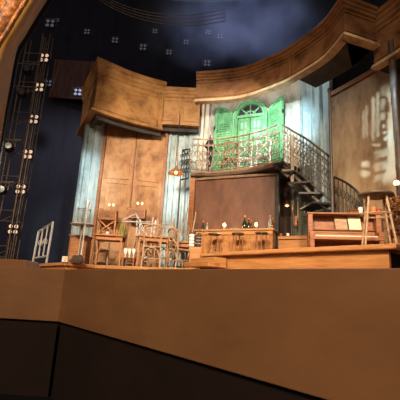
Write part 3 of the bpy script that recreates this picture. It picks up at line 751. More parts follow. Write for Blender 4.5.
# instrument cases on a wooden box
c = at(195.5, 252, 7.2); zb_ = at(195, 247.3, 7.2).z
q = thing('wooden_crate', (c.x, c.y, Z1), 'square pale wooden crate under the instrument cases', 'crate')
hgt = zb_-Z1
MB().box((c.x, c.y, Z1+hgt/2), (.22, .26, hgt)).build('body', 'riser', q, bevel=.006)
MB().box((c.x, c.y-.132, Z1+hgt/2), (.17, .012, hgt-.07)).build('front_panel', 'riser', q, bevel=.004)
for dx_, m_, lb in ((-.085, 'white', 'pale upright instrument case on the wooden crate'), (.045, 'black', 'black upright instrument case on the wooden crate')):
    k = Vector((c.x+dx_, c.y, zb_+.004))
    t = thing('instrument_case', k, lb, 'case', 'upright instrument cases on the crate')
    MB().box(k+Vector((0, 0, .12)), (.10, .18, .24), .0).build('body', m_, t, bevel=.02)
    for zz in (.06, .12, .18): MB().box(k+Vector((0, -.0, zz)), (.108, .188, .012)).build('band', 'iron' if m_ == 'black' else 'black', t)
    MB().tube([k+Vector((-.0, -.05, .235)), k+Vector((0, -.04, .268)), k+Vector((0, .04, .268)), k+Vector((0, .05, .235))], .008, 6).build('handle', 'darkiron', t)
# ================================================================== BAR
b0, b1 = atz(194.5, 229.5, 2.64), atz(274, 228, 2.64)
bdir = (b1-b0).normalized(); bno = Vector((bdir.y, -bdir.x, 0)); BL = (b1-b0).length; brz = math.atan2(bdir.y, bdir.x)
bm_ = (b0+b1)/2
bar = thing('bar_counter', (bm_.x, bm_.y, Z2), 'long wooden bar counter in front of the mauve panel', 'bar counter')
MB().box((bm_.x-bno.x*.17, bm_.y-bno.y*.17, 2.615), (BL, .38, .05), brz).build('counter_top', 'nosing', bar, bevel=.01)
ctr = bm_-bno*.17
MB().box((ctr.x, ctr.y, Z2+.395), (BL-.08, .28, .79), brz).build('body', 'riser', bar)
for i in range(12):
    p = b0+bdir*(.08+(BL-.16)*i/11)-bno*.025
    MB().box((p.x, p.y, Z2+.37), (.05, .02, .66), brz).build('pilaster', 'wood', bar)
p = bm_-bno*.02; MB().box((p.x, p.y, 2.54), (BL-.06, .04, .08), brz).build('frieze', 'nosing', bar, bevel=.006)
def make_barstool():
    t = thing('bar_stool', (0, 0, 0), 'x', 'stool', 'bar stools along the counter', local=True)
    MB().lathe([(0, .64), (.13, .64), (.145, .652), (.145, .67), (.12, .685), (0, .69)], (0, 0, 0), 20).build('seat', 'leather', t, smooth=True)
    for a in (PI/4, 3*PI/4, 5*PI/4, 7*PI/4):
        MB().tube([(.10*math.cos(a), .10*math.sin(a), .64), (.17*math.cos(a), .17*math.sin(a), 0)], .013, 6).build('leg', 'wood2', t, smooth=True)
    MB().tube([(.16*math.cos(k*PI/8), .16*math.sin(k*PI/8), .24) for k in range(16)], .009, 6, closed=True).build('foot_ring', 'iron', t, smooth=True)
    return t
bs = make_barstool()
lbs = ['bar stool nearest the instrument cases end of the counter', 'bar stool at the middle of the wooden counter', 'bar stool nearest the dark doorway end of the counter']
for i, x in enumerate((214.5, 238, 261.5)):
    o = bs if i == 0 else copy_tree(bs)
    p = at(x, 233, 8.88-(x-214)*.0125); put(o, (p.x, p.y, Z2), .3*i, label=lbs[i])
CT = 2.6405
def ontop(x, back=.2):
    f = (x-194.5)/(274-194.5); p = b0+bdir*(BL*f)-bno*back; p.z = CT; return p
BOT = [(.04, 0), (.042, .01), (.042, .13), (.015, .18), (.014, .24), (.017, .245), (0, .25)]
def bottle(x, back, s, m_, lb, cap=True):
    k = ontop(x, back)
    o = MB().lathe([(r*s, z*s) for r, z in BOT], k, 14).build('bottle', m_, smooth=True)
    tag(o, lb, 'bottle', 'bottles on the bar counter')
    MB().lathe([(.019*s, .235*s), (.019*s, .265*s), (0, .27*s)], k, 10).build('bottle_cap', 'brass', o)
bottle(200, .2, .95, 'glassgreen', 'dark green bottle at the cases end of the bar'); bottle(203.5, .25, .8, 'glassclear', 'short clear bottle beside the dark green bottle')
bottle(243.5, .2, 1.35, 'glassgreen', 'tallest dark bottle at the middle of the bar'); bottle(247, .26, 1.1, 'glassgreen', 'dark bottle close behind the tallest bottle')
bottle(250.5, .18, .9, 'glassamber', 'amber bottle at the end of the middle bottle cluster')
bottle(268, .22, 1.3, 'glassclear', 'tall clear bottle near the doorway end of the bar'); bottle(271, .16, 1.0, 'glassamber', 'amber bottle near the doorway end of the bar')
def candle(x, back, s, lb):
    k = ontop(x, back)
    t = thing('table_lamp', k, lb, 'lamp', 'small glowing lamps on the bar')
    MB().lathe([(.045, 0), (.045, .01), (.012, .03), (.012, .08), (.03, .09)], k, 12).build('base', 'brass', t, smooth=True)
    MB().lathe([(.02, .09), (.045*s, .13), (.035*s, .18), (0, .20)], k, 14).build('bulb', 'lampwarm', t, smooth=True)
candle(222, .26, 1.0, 'small glowing bar lamp between the green and the tallest bottles'); candle(254, .28, .8, 'small glowing bar lamp past the middle bottle cluster')
for x, lb in ((231, 'stacked pale saucers near the glowing bar lamp'), (235.5, 'stacked pale saucers close to the tallest bottle')):
    k = ontop(x, .18); q = MB()
    o = MB().lathe([(.03, 0), (.06, .012), (.03, .014), (.062, .026), (.03, .028), (.06, .04), (0, .034)], k, 16).build('saucer', 'white', smooth=True); tag(o, lb, 'saucer', 'saucers on the bar')
# wall lamp in the recess
c = at(287, 204.5, 9.2)
wl = thing('recess_lamp', c, 'warm glowing lamp in the dark recess beside the bar', 'lamp')
MB().lathe([(0, .06), (.02, .05), (.07, -.02), (.075, -.03), (.065, -.03), (.015, .04)], c, 16).build('lamp_shade', 'brass', wl, smooth=True)
MB().lathe([(0, -.06), (.03, -.045), (.035, -.02), (.015, .02)], c, 12).build('bulb', 'lampwarm', wl, smooth=True)
MB().tube([c+Vector((0, 0, .05)), c+Vector((0, .05, .12)), c+Vector((.0, .42, .12))], .01, 6).build('arm', 'brass', wl)
# round trinkets on low wall
for x, m_, lb in ((281, 'brass', 'small copper cup on the low wooden wall by the bar post'), (287, 'white', 'small pale cup on the low wooden wall under the lamp')):
    p = at(x, 232, 8.42); p = Vector((p.x, p.y, 2.431)); f = (x-278)/34; p.y = (8.4+(8.0-8.4)*f)+.05
    o = MB().lathe([(.025, 0), (.035, .05), (.038, .07), (.033, .07), (.02, .01), (0, .01)], p, 12).build('cup', m_, smooth=True); tag(o, lb, 'cup', 'cups on the low wall')
# guitar hanging from the post
c = at(297.5, 221, 8.62)
gt = thing('hanging_guitar', c, 'small orange brown guitar hanging beside the slim post', 'guitar')
gx = Vector((.35, .94, 0)).normalized(); gy = Vector((gx.y, -gx.x, 0))
prof = [(0, -.2), (.1, -.185), (.135, -.12), (.12, -.05), (.085, 0), (.1, .06), (.09, .12), (.03, .15)]
outl = [c+gx*u+Vector((0, 0, w)) for u, w in prof] + [c-gx*u+Vector((0, 0, w)) for u, w in prof[::-1]]
bdy = MB().prism([c+(p-c)*.8 for p in outl], gy*-.06).build('body', 'pianowood', gt, bevel=.008)
MB().lathe([(0, 0), (.035, 0), (.035, .004), (0, .004)], c+gy*.0+Vector((0, 0, .03)), 14, rot=Matrix((gx, Vector((0, 0, 1)), gy)).transposed()).build('sound_hole', 'black', bdy)
MB().bar(c+gy*.012+Vector((0, 0, .0)), c+gy*.012+Vector((0, 0, .46)), .035, .02, upv=gy).build('neck', 'wood2', gt)
MB().bar(c+gy*.012+Vector((0, 0, .46)), c+gy*.012+Vector((0, 0, .56)), .055, .02, upv=gy).build('headstock', 'black', gt)
# ================================================================== HANGING LAMP + BRACKET
c = at(176, 172.5, 9.9); ct = at(176, 100, 9.9).z
pl_ = thing('pendant_lamp', c, 'copper shaded lamp hanging on a cord before the blue wall', 'pendant lamp')
MB().lathe([(.03, .17), (.045, .14), (.075, .10), (.19, .015), (.22, -.03), (.205, -.03), (.165, .005), (.06, .085), (0, .1)], c, 24).build('lamp_shade', 'brass', pl_, smooth=True)
MB().lathe([(0, -.035), (.035, -.02), (.045, .01), (.02, .06)], c, 12).build('bulb', 'lampwarm', pl_, smooth=True)
MB().tube([c+Vector((0, 0, .1)), (c.x, c.y, 5.99)], .012, 6).build('cord', 'darkiron', pl_)
MB().lathe([(.03, .16), (.035, .22), (.02, .45), (.03, .5), (.018, .7), (.012, .75)], c, 10).build('stem', 'iron', pl_, smooth=True)
a, b = at(182.5, 150, 10.3), at(190, 150, 10.15)
ib = thing('iron_side_railing', (a.x, a.y, at(186, 180, 10.1).z), 'dark iron railing panel fixed between the blue wall and the balcony', 'railing')
zt4, zb4 = at(186, 148, 10.1).z, at(186, 178, 10.1).z
for z in (zt4, zb4): MB().tube([(a.x, a.y, z), (b.x, b.y, z)], .02, 6).build('cross_rail', 'darkiron', ib)
for f in (0, .33, .66, 1):
    p = Vector((a.x, a.y, zb4)).lerp(Vector((b.x, b.y, zb4)), f)
    baluster(ib, p, (b-a).normalized(), zt4-zb4, 'darkiron')
q = MB(); q.tube([(a.x, a.y, zb4), (a.x, a.y, Z1)], .025, 8); q.build('support_post', 'pipe', ib)
MB().tube([(a.x, a.y, zt4), (a.x+.12, a.y-.02, zt4-.12), (b.x, b.y, zt4-.04)], .016, 6).build('brace', 'darkiron', ib)
# ================================================================== ON THE BALCONY
c = atz(208, 171.8, ZB); c.y += .3; c.x += .02
um = thing('closed_parasol', (c.x, c.y, ZB), 'closed dark parasol with a pointed top on the balcony', 'parasol')
MB().lathe([(.12, 0), (.12, .03), (.03, .05)], (c.x, c.y, ZB), 16).build('base', 'darkiron', um)
MB().lathe([(.014, .03), (.014, 1.2)], (c.x, c.y, ZB), 8).build('pole', 'darkiron', um)
q = MB(); n = 12; ringz = [(.05, .25), (.08, .5), (.085, .78), (.16, .84), (.13, .93), (.04, 1.1), (0, 1.16)]
q.lathe(ringz, (c.x, c.y, ZB), n); q.build('canopy', 'black', um)
def bchair(x, y, dy, rz, m_, lb):
    p = atz(x, y, ZB); o = copy_tree(chair0)
    for ch in o.children:
        ch.data = ch.data.copy(); ch.data.materials[0] = MT[m_]
    o['group'] = 'chairs on the balcony'; put(o, (p.x, p.y+dy, ZB), rz, 0, 0, lb)
bchair(247, 168.3, .66, 0, 'white', 'pale chair on the balcony before the green door centre'); bchair(266.5, 164.4, .66, 0, 'white', 'pale chair on the balcony before the half open shutter')
bchair(230, 170.6, .46, .1, 'wood2', 'brown chair on the balcony near the folded shutter')
# ================================================================== PIANO
a, b = at(308, 230, 7.35), at(381, 230, 7.05)
pd = Vector((b.x-a.x, b.y-a.y, 0)); PW = pd.length; pd.normalize(); prz = math.atan2(pd.y, pd.x)
pn = Vector((pd.y, -pd.x, 0)); org = Vector((a.x, a.y, Z2))
pf = thing('upright_piano', org+pd*(PW/2), 'red brown upright piano with open sheet music', 'piano', rz=0)
def PP(u, v, z): return org + pd*u + pn*v + Vector((0, 0, z))
def pbox(u0_, u1_, v0, v1, z0, z1, name, m_, par=None, bv=.006):
    c = PP((u0_+u1_)/2, (v0+v1)/2, (z0+z1)/2); return MB().box(c, (abs(u1_-u0_), abs(v1-v0), z1-z0), prz).build(name, m_, par or pf, bevel=bv)
PH = at(310, 213, 7.35).z - Z2
pbox(0, .09, -.34, .06, 0, PH-.03, 'side_panel', 'pianowood'); pbox(PW-.09, PW, -.34, .06, 0, PH-.03, 'side_panel', 'pianowood')
pbox(-.02, PW+.02, -.36, .08, PH-.03, PH, 'lid', 'pianowood')
pbox(.09, PW-.09, -.34, -.28, 0, PH-.03, 'back_panel', 'wood2')
pbox(.09, PW-.09, -.2, -.05, 0, .55, 'lower_panel', 'wood2')
KO = -.12
pbox(.02, PW-.02, -.05, .30, .54+KO, .60+KO, 'key_bed', 'pianowood')
for u in (.06, PW-.06): pbox(u-.04, u+.04, .2, .28, 0, .54+KO, 'leg', 'pianowood')
for u in (.06, PW-.06): pbox(u-.045, u+.045, -.02, .29, .60+KO, .70+KO, 'cheek', 'pianowood')
kb = pbox(.12, PW-.12, .06, .27, .601+KO, .622+KO, 'white_keys', 'ivory', bv=0)
q = MB()
nk = 36
for i in range(nk):
    if i % 7 in (2, 6): continue
    u = .12+(PW-.24)*(i+1)/nk; c = PP(u, .12, .628+KO); q.box(c, (.012, .11, .014), prz)
q.build('black_keys', 'black', kb)
pbox(.09, PW-.09, -.10, -.06, .55+KO, .78+KO, 'fallboard', 'pianowood'); pbox(.09, PW-.09, -.2, -.02, .765+KO, .785+KO, 'music_shelf', 'pianowood')
pbox(.09, PW-.09, -.22, -.19, .66, PH-.03, 'upper_panel', 'pianowood')
for z in (.67, .72): pbox(.1, PW-.1, -.065, -.05, z+KO, z+.02+KO, 'moulding', 'wood', bv=0)
for (u0_, u1_, lean, lb) in ((.53, .75, .10, 'beige sheet music booklet on the piano'), (.78, 1.0, .09, 'bright open sheet music page on the piano')):
    q = MB(); q.prism([PP(u0_, -.04, .668), PP(u1_, -.04, .668), PP(u1_-.01, -.02-lean, .94), PP(u0_-.02, -.02-lean, .94)], pn*.012)
    o = q.build('sheet_music', 'paper' if u0_ > .7 else 'yellow'); o.data.materials[0] = MT['paper'] if u0_ > .7 else MT['palewood']
    tag(o, lb, 'sheet music', 'sheet music on the piano')
def pt(u, v=-.15): return PP(u, v, PH+.002)
k = pt(.88); o = MB().box(k+Vector((0, 0, .05)), (.17, .12, .10), .2).build('small_box', 'wood2', bevel=.006); tag(o, 'small brown wooden box on top of the piano', 'box')
MB().box((0, 0, .0), (.175, .125, .012)).build('lid_line', 'darkiron', o); o.children[0].location = k+Vector((0, 0, .075)); o.children[0].rotation_euler = (0, 0, .2)
def pot(u, r, h, m_, name, cat, lb, v=-.15):
    k = pt(u, v); o = MB().lathe([(r*.7, 0), (r, h*.5), (r*1.05, h*.95), (r*.95, h), (r*.85, h*.9), (0, h*.8)], k, 16).build(name, m_, smooth=True); tag(o, lb, cat); return o
pot(1.02, .042, .15, 'white', 'white_beaker', 'beaker', 'tall white beaker on the piano beside the small box')
pot(1.14, .05, .10, 'red', 'red_tin', 'tin', 'red tin on the piano beside the white beaker')
pot(1.26, .05, .16, 'orange', 'orange_jar', 'jar', 'orange jar on the piano behind the stool')
pot(1.36, .045, .12, 'red', 'dark_red_pot', 'pot', 'dark red pot at the far end of the piano')
# ================================================================== ROUND STOOL near the edge
c = at(376, 193.5, 4.95); sz = c.z
sx0 = Vector((c.x, c.y, Z2))
rs = thing('round_stool', sx0, 'tall round wooden stool on the platform in front of the piano', 'stool')
MB().lathe([(0, sz-.05), (.19, sz-.05), (.215, sz-.035), (.22, sz-.015), (.205, sz), (0, sz-.004)], (c.x, c.y, 0), 32).build('seat', 'leather', rs, smooth=True)
MB().lathe([(.221, sz-.036), (.226, sz-.026), (.223, sz-.012), (.216, sz-.012), (.214, sz-.036)], (c.x, c.y, 0), 32)  .build('seat_rim', 'pipe', rs, smooth=True)
for a in (math.radians(t) for t in (28, 118, 208, 298)):
    MB().tube([(c.x+.15*math.cos(a), c.y+.15*math.sin(a), sz-.045), (c.x+.27*math.cos(a), c.y+.27*math.sin(a), Z2)], .016, 8, r2=.014).build('leg', 'palewood', rs, smooth=True)
MB().tube([(c.x+.20*math.cos(k*PI/10), c.y+.20*math.sin(k*PI/10), sz-.30) for k in range(20)], .012, 6, closed=True).build('foot_ring', 'palewood', rs, smooth=True)
# plant pot with dry leaves and a globe lamp
c = at(396.5, 235, 5.25); c.z = Z2
dp = thing('dried_plant', c, 'tall dried brown plant in a pot at the platform edge', 'plant')
MB().lathe([(.08, 0), (.11, .1), (.12, .2), (.11, .22), (.09, .2), (0, .18)], c, 16).build('pot', 'wood2', dp, smooth=True)
q = MB(); rnd = random.Random(4)
for i in range(130):
    a = rnd.uniform(0, 2*PI); z0 = rnd.uniform(.18, .78); l = rnd.uniform(.10, .17); w = rnd.uniform(.02, .04)
    p0 = c+Vector((.02*math.cos(a), .02*math.sin(a), z0)); p1 = p0+Vector((l*.6*math.cos(a), l*.6*math.sin(a), l*.6)); p2 = p0+Vector((l*.95*math.cos(a), l*.95*math.sin(a), l*.5))
    sd = Vector((-math.sin(a), math.cos(a), 0))*w
    q.prism([p0, p1-sd, p2, p1+sd], (0, 0, .006))
q.build('leaves', 'leaf', dp)
MB().tube([c+Vector((0, 0, .15)), c+Vector((0, 0, .82))], .016, 6).build('stem', 'wood2', dp)
k = at(396.5, 183, 5.45); 
gl2 = thing('globe_lamp', (k.x, k.y, Z2), 'slim floor lamp with a lit globe behind the dried plant', 'lamp')
MB().lathe([(.09, 0), (.09, .02), (.012, .04), (.012, k.z-Z2-.05), (.03, k.z-Z2-.04)], (k.x, k.y, Z2), 12).build('stand', 'darkiron', gl2, smooth=True)
MB().lathe([(.015, -.04), (.03, -.032), (.041, -.015), (.045, 0), (.041, .015), (.03, .032), (0, .045)], k, 20).build('globe', 'lampwarm', gl2, smooth=True)
# vertical pipe
a = at(396.5, 120, 6.25)
o = MB().lathe([(.075, 0), (.075, .06), (.06, .1), (.06, 1.6), (.07, 1.62), (.07, 1.7), (.06, 1.72), (.06, 3.1), (.07, 3.12), (.07, 3.2), (.06, 3.22), (.06, 4.2)], (a.x, a.y, Z2), 14).build('drain_pipe', 'pipe', smooth=True)
tag(o, 'thick brown vertical pipe at the end of the rust wall', 'pipe')
# ================================================================== LIGHTING RIG
def four_lamp(c, s, lit, label, group):
    t = thing('blinder_light', c, label, 'stage light', group)
    MB().box(c+Vector((0, .04, 0)), (.30*s, .06, .30*s)).build('housing', 'black', t, bevel=.01)
    for sx in (-1, 1):
        for sz_ in (-1, 1):
            k = c+Vector((sx*.072*s, -.0, sz_*.072*s))
            MB().lathe([(0, .012), (.035*s, .008), (.048*s, -.01), (.052*s, -.01), (.052*s, .0)], k, 14, rot=Matrix.Rotation(PI/2, 3, 'X')).build('lamp', lit, t, smooth=True)
    q = MB(); q.tube([c+Vector((-.17*s, .05, -.06)), c+Vector((-.19*s, .05, .19*s)), c+Vector((.19*s, .05, .19*s)), c+Vector((.17*s, .05, -.06))], .012, 6); q.build('yoke', 'truss', t)
def ladder(name, xb, yb, Y, ztop, w, label):
    b = at(xb, yb, Y); t = thing(name, (b.x, Y, Z0), label, 'lighting tower')
    for sx in (-1, 1):
        for sy in (0, .25): MB().tube([(b.x+sx*w/2, Y+sy, Z0), (b.x+sx*w/2, Y+sy, ztop)], .018, 6).build('upright', 'truss', t)
    z = Z0+.4
    while z < ztop:
        for zz in (z, z+.3): MB().tube([(b.x-w/2, Y, zz), (b.x+w/2, Y, zz)], .014, 5).build('rung', 'truss', t)
        MB().tube([(b.x-w/2, Y+.25, z), (b.x+w/2, Y+.25, z+.3)], .012, 5).build('diagonal_brace', 'truss', t)
        z += .98
    return b
YT = 11.3
base = ladder('lighting_tower', 8, 262, YT+.1, 9.5, .26, 'tall lattice lighting tower carrying the four lamp lights')
names = ['lowest', 'second lowest', 'third lowest', 'fourth', 'fifth', 'sixth', 'topmost']
for i, (x, y) in enumerate(((13, 229), (20.5, 189), (27.5, 154), (33.5, 119), (39, 87), (44, 57.5), (50, 23))):
    c = at(x, y, YT)
    four_lamp(c, 1.15, 'lampcool' if i < 6 else 'lampdim', f'four lamp blinder light, {names[i]} of the tower column', 'four lamp lights on the tower')
ladder('dark_lighting_tower', -4, 262, 10.2, 8.5, .5, 'darker lighting tower close to the proscenium reveal')
for i, (x, y, w) in enumerate(((22, 93, 0), (9, 147, 0), (2, 190, 0), (27, 70, 0))):
    c = at(x, y, 9.9)
    t = thing('moving_head_light', c, f'unlit moving head light, {["second highest", "third highest", "lowest", "highest"][i]} by the proscenium', 'stage light', 'unlit moving head lights beside the proscenium')
    R = Matrix.Rotation(PI/2, 3, 'X') @ Matrix.Rotation(.3, 3, 'Y')
    MB().lathe([(0, .14), (.10, .13), (.13, .05), (.12, -.14), (.09, -.17), (0, -.18)], c, 16, rot=R).build('head', 'black', t, smooth=True)
    MB().lathe([(0, .143), (.085, .142), (.09, .135)], c, 16, rot=R).build('lens', 'darkpane', t)
    q = MB(); q.tube([c+Vector((-.15, 0, 0)), c+Vector((-.17, 0, .2)), c+Vector((.17, 0, .2)), c+Vector((.15, 0, 0))], .02, 6); q.build('yoke', 'truss', t)
    MB().bar(c+Vector((-.5, .1, .26)), c+Vector((.25, .1, .26)), .03, .03).build('arm', 'truss', t)
# small unlit four-lamp fixtures deep in the rig
sm_l = ((48, 83, 14, 1.1), (77.5, 92, 14, 1.2), (87, 31.5, 14, .9), (115, 40, 14, 1.0), (143, 47, 14, 1.1), (169, 52, 14, .9), (186, 42, 13.5, .8), (207, 63, 13.5, 1.0), (57, 20, 14, .7), (155, 31, 14, .8), (208, 32, 13.5, .8), (220, 36, 13.5, .9))
wh = ['by the tower column', 'beside the wooden parapet box', 'high over the dark flat', 'first along the smoky rig from the tower', 'second along the smoky rig', 'third along the smoky rig', 'brightest in the smoky rig', 'low beside the long parapet', 'small by the topmost tower light', 'high between the second and third rig lights', 'high in the thick smoke', 'lower in the thick smoke']
for (x, y, Y, s), w_ in zip(sm_l, wh): four_lamp(at(x, y, Y), s, 'lampdim', f'dim four lamp light {w_}', 'dim four lamp lights deep in the rig')
# curved pipes of the flown ring
def ringpts(pts, Y): return spline([at(x, y, Yk) for (x, y), Yk in zip(pts, Y)], 6)
rg = thing('flown_ring_truss', at(150, 15, 11), 'curved pipe ring truss flown high above the stage', 'truss')
for k in range(4):
    P = ringpts([(95, -12+3.0*k), (112, 0+2.6*k), (135, 9+2.8*k), (163, 14+3.2*k), (192, 15+3.6*k), (225, 9+4*k)], (10, 10.6, 11, 11.2, 11.2, 11))
    MB().tube(P, .014, 6).build('ring_pipe', 'truss', rg, smooth=True)
P0 = ringpts([(95, -12), (112, 0), (135, 9), (163, 14), (192, 15), (225, 9)], (10, 10.6, 11, 11.2, 11.2, 11)); P3 = ringpts([(95, -3), (112, 7.8), (135, 17.4), (163, 23.6), (192, 25.8), (225, 21)], (10, 10.6, 11, 11.2, 11.2, 11))
q = MB()
for i in range(0, len(P0), 3): q.tube([P0[i], P3[i]], .01, 5)
q.build('strut', 'truss', rg)
# flown haze
hz = MB(); bmesh.ops.create_icosphere(hz.b, subdivisions=3, radius=1, matrix=Matrix.Translation(at(240, 22, 11.6)) @ Matrix.Diagonal((4.2, 1.6, 2.1, 1)))
o = hz.build('smoke_haze', 'gap'); tag(o, 'bluish stage smoke drifting above the long parapet', 'smoke', kind='stuff')
vm = bpy.data.materials.new('smoke'); vm.use_nodes = True; nt = vm.node_tree; nt.nodes.clear()
out = nt.nodes.new('ShaderNodeOutputMaterial'); vs = nt.nodes.new('ShaderNodeVolumeScatter'); nt.links.new(vs.outputs[0], out.inputs['Volume'])
vs.inputs['Color'].default_value = (.85, .9, 1, 1)
tc = nt.nodes.new('ShaderNodeTexCoord'); nz = nt.nodes.new('ShaderNodeTexNoise'); nz.inputs['Scale'].default_value = .8; nz.inputs['Detail'].default_value = 4
nt.links.new(tc.outputs['Object'], nz.inputs['Vector'])
gr = nt.nodes.new('ShaderNodeMapping'); gr.vector_type = 'POINT'
hc = at(240, 22, 11.6); 
sub = nt.nodes.new('ShaderNodeVectorMath'); sub.operation = 'SUBTRACT'; sub.inputs[1].default_value = hc; nt.links.new(tc.outputs['Object'], sub.inputs[0])
dv = nt.nodes.new('ShaderNodeVectorMath'); dv.operation = 'DIVIDE'; dv.inputs[1].default_value = (4.2, 1.6, 2.1); nt.links.new(sub.outputs[0], dv.inputs[0])
ln = nt.nodes.new('ShaderNodeVectorMath'); ln.operation = 'LENGTH'; nt.links.new(dv.outputs[0], ln.inputs[0])
m1 = nt.nodes.new('ShaderNodeMapRange'); m1.inputs[1].default_value = 1; m1.inputs[2].default_value = .2; m1.inputs[3].default_value = 0; m1.inputs[4].default_value = 1; nt.links.new(ln.outputs['Value'], m1.inputs[0])
m2 = nt.nodes.new('ShaderNodeMapRange'); m2.inputs[1].default_value = .36; m2.inputs[2].default_value = .75; m2.inputs[3].default_value = 0.0; m2.inputs[4].default_value = 1; nt.links.new(nz.outputs['Fac'], m2.inputs[0])
mu = nt.nodes.new('ShaderNodeMath'); mu.operation = 'MULTIPLY'; nt.links.new(m1.outputs[0], mu.inputs[0]); nt.links.new(m2.outputs[0], mu.inputs[1])
mu2 = nt.nodes.new('ShaderNodeMath'); mu2.operation = 'MULTIPLY'; mu2.inputs[1].default_value = .35; nt.links.new(mu.outputs[0], mu2.inputs[0])
nt.links.new(mu2.outputs[0], vs.inputs['Density']); vs.inputs['Anisotropy'].default_value = 0
o.data.materials[0] = vm
# ================================================================== LIGHT
def spot(name, loc, tgt, power, col, ang, blend=.5, r=.15):
    l = bpy.data.lights.new(name, 'SPOT'); l.energy = power; l.color = col; l.spot_size = math.radians(ang); l.spot_blend = blend; l.shadow_soft_size = r
    o = bpy.data.objects.new(name, l); COL.objects.link(o); o.location = loc
    o.rotation_euler = (Vector(tgt)-Vector(loc)).to_track_quat('-Z', 'Y').to_euler(); return o
def point(name, loc, power, col, r=.05):
    l = bpy.data.lights.new(name, 'POINT'); l.energy = power; l.color = col; l.shadow_soft_size = r
    o = bpy.data.objects.new(name, l); COL.objects.link(o); o.location = loc; return o
WARM = (1, .82, .6); AMB = (1, .76, .5); COOL = (.62, .86, 1)
spot('front_wash_left', (-3.5, -3, 7.5), (-1.9, 10.4, 3.2), 8500, WARM, 36, .7, .3)
spot('front_wash_centre', (1.5, -3.5, 7.2), (.9, 9.2, 2.8), 6000, WARM, 34, .6, .3)
spot('platform_wash', (-1.5, 0, 6.0), (1.8, 6.0, 2.0), 3600, AMB, 40, .7, .2)
spot('cornice_wash_left', (-3, -1, 6.5), (-2.2, 10.5, 6.5), 2600, WARM, 30, .8, .3)
spot('cornice_wash_right', (-1.5, -1, 6.6), (.6, 8.6, 6.3), 220, AMB, 36, .8, .3)
spot('door_special', (.1, 3.0, 4.2), (1.1, 10.3, 5.6), 2700, (1, .96, .92), 24, .7, .1)
spot('stair_blue_special', (.1, 3.0, 4.3), (2.15, 9.5, 5.6), 5200, (.68, .93, 1), 18, .8, .1)
spot('left_strip_blue', (-1.0, 4.5, 5.0), (-3.3, 10.5, 4.0), 2000, (.75, .95, 1), 20, .8, .1)
spot('blue_wall_special', (-1.6, 5.0, 5.0), (-.6, 10.9, 3.8), 1500, (.75, .95, 1), 16, .7, .1)
spot('rust_wall_wash', (-.5, 2.0, 4.6), (3.2, 7.5, 4.0), 300, (1, .82, .6), 30, .8, .2)
spot('smoke_backlight', (2.0, 15.0, 15.5), (1.0, 11.2, 7.6), 4200, (.42, .52, 1), 60, .8, .2)
spot('drape_blue', (-3, 12.2, 10.5), (-6, 16, 3), 1500, (.78, .76, .88), 90, .9, .3)
spot('house_gold', (-.2, .5, 3.4), (-3.6, 6.0, 4.9), 110, AMB, 50, .8, .3)
al = bpy.data.lights.new('house_lights', 'AREA'); al.energy = 720; al.size = 7; al.color = (1, .8, .6); al.shape = 'DISK'
ao = bpy.data.objects.new('house_lights', al); COL.objects.link(ao); ao.location = (-3, -6, 7.5); ao.rotation_euler = (Vector((0, 3, 1))-ao.location).to_track_quat('-Z', 'Y').to_euler()
for lx, ly in ((.35, 9.55), (.95, 9.35), (1.55, 8.9)): point('parapet_fill', (lx, ly, 6.25), 15, (1, .95, .9), .08)  # added points hidden behind the parapet brighten the arch top
point('parapet_fill_blue', (2.05, 8.5, 6.2), 20, (.68, .93, 1), .08)  # added hidden point brightens the top of the blue wall
point('pendant_glow', at(176, 176, 9.9), 6, (1, .75, .45)); point('recess_glow', at(287, 208, 9.05), 5, (1, .7, .4))
k = ontop(222, .12); point('bar_glow', (k.x, k.y, k.z+.15), 6, (1, .7, .4), .04)
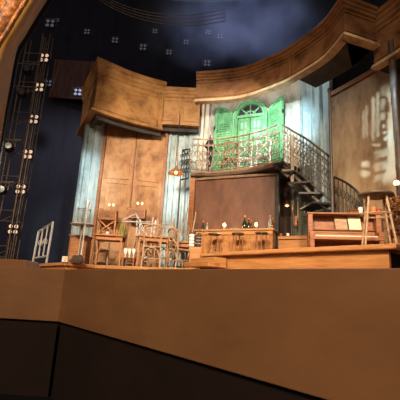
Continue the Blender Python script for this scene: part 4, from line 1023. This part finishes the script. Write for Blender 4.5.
# ---- added unseen lamp and pierced plate, cut to pattern the rust wall
WP = [Vector((p.x, p.y)) for p in (w1, w2_, w3)]
def wallpt(x, y):
    d = ray(x, y)
    for a, b in zip(WP, WP[1:]):
        e = b-a; den = d.x*e.y - d.y*e.x
        k = (a.x*e.y - a.y*e.x)/den
        q = Vector((d.x*k, d.y*k)); f = (q-a).dot(e)/e.length_squared
        if f <= 1 or b is WP[-1]: return Vector((0, 0, EYE)) + d*k
LP = Vector((-1.0, -2.0, 4.0)); tgt = wallpt(376, 138); ax = (tgt-LP).normalized()
def onplate(p):
    d = p-LP; return LP + d*(.6/d.dot(ax))
holes = [(371.5, 374.5, 97, 141), (376, 379.5, 92, 137), (381, 385.3, 99, 110), (381, 385.3, 112.5, 120), (382, 385.6, 124, 128), (383, 386, 131, 134), (384, 386.4, 137, 141),
         (362.5, 364, 111, 138), (365.5, 367.5, 106, 138), (371.5, 380, 143.5, 146)]
for y0, y1 in ((151, 158.5), (163, 171.5), (175, 182)):
    for x in (374.5, 377.7, 380.9, 384.1): holes.append((x, x+1.8, y0+(x-374)*-.2, y1+(x-374)*-.2))
holes += [(361, 369.5, 161, 167), (361, 369.5, 171, 177)]
def lit(x, y):
    if 96 < y < 186:
        edge = 387.3 - 4*max(0, (112-y)/16)**2 + .2*math.sin(y*.4) - 7*max(0, (y-158)/28)**2
        if x > edge + (0 if y > 112 else 3): return True
    if y < 96 and x > 383 + (96-y)*-.15 - 2: return True
    return any(a <= x <= b and c <= y <= d_ for a, b, c, d_ in holes)
q = MB(); st = .75
x = 356.0
while x < 396:
    y = 80.0; run = None
    while y < 192.0:
        L_ = lit(x+st/2, y+st/2)
        if not L_ and run is None: run = y
        if (L_ or y+st > 192.01) and run is not None:
            q.face([onplate(wallpt(*p)) for p in ((x, run), (x+st, run), (x+st, y), (x, y))]); run = None
        y += st
    x += st
for xa, xb, ya, yb in ((300, 356, 20, 260), (396, 440, 20, 260), (356, 396, 20, 80), (356, 396, 192, 260)):
    q.face([onplate(wallpt(*p)) for p in ((xa, ya), (xb, ya), (xb, yb), (xa, yb))])
o = q.build('added_gobo_plate', 'black'); tag(o, 'pierced plate added out of view to shape light on the rust wall', 'light mask')
spot('added_gobo_spot', LP, tgt, 15000, (.5, .78, 1), 13, .5, .002)
w = bpy.data.worlds.new('house_dark'); S.world = w; w.use_nodes = True
w.node_tree.nodes['Background'].inputs[0].default_value = (.35, .38, .5, 1); w.node_tree.nodes['Background'].inputs[1].default_value = .075
S.view_settings.view_transform = 'Standard'; S.view_settings.look = 'None'; S.view_settings.exposure = 0; S.view_settings.gamma = 1; S.view_settings.use_curve_mapping = False
S.cycles.volume_step_rate = 1.0
for o in bpy.data.objects:
    if o.type == 'MESH' and o.parent is None and 'label' not in o: print('NOLABEL', o.name)
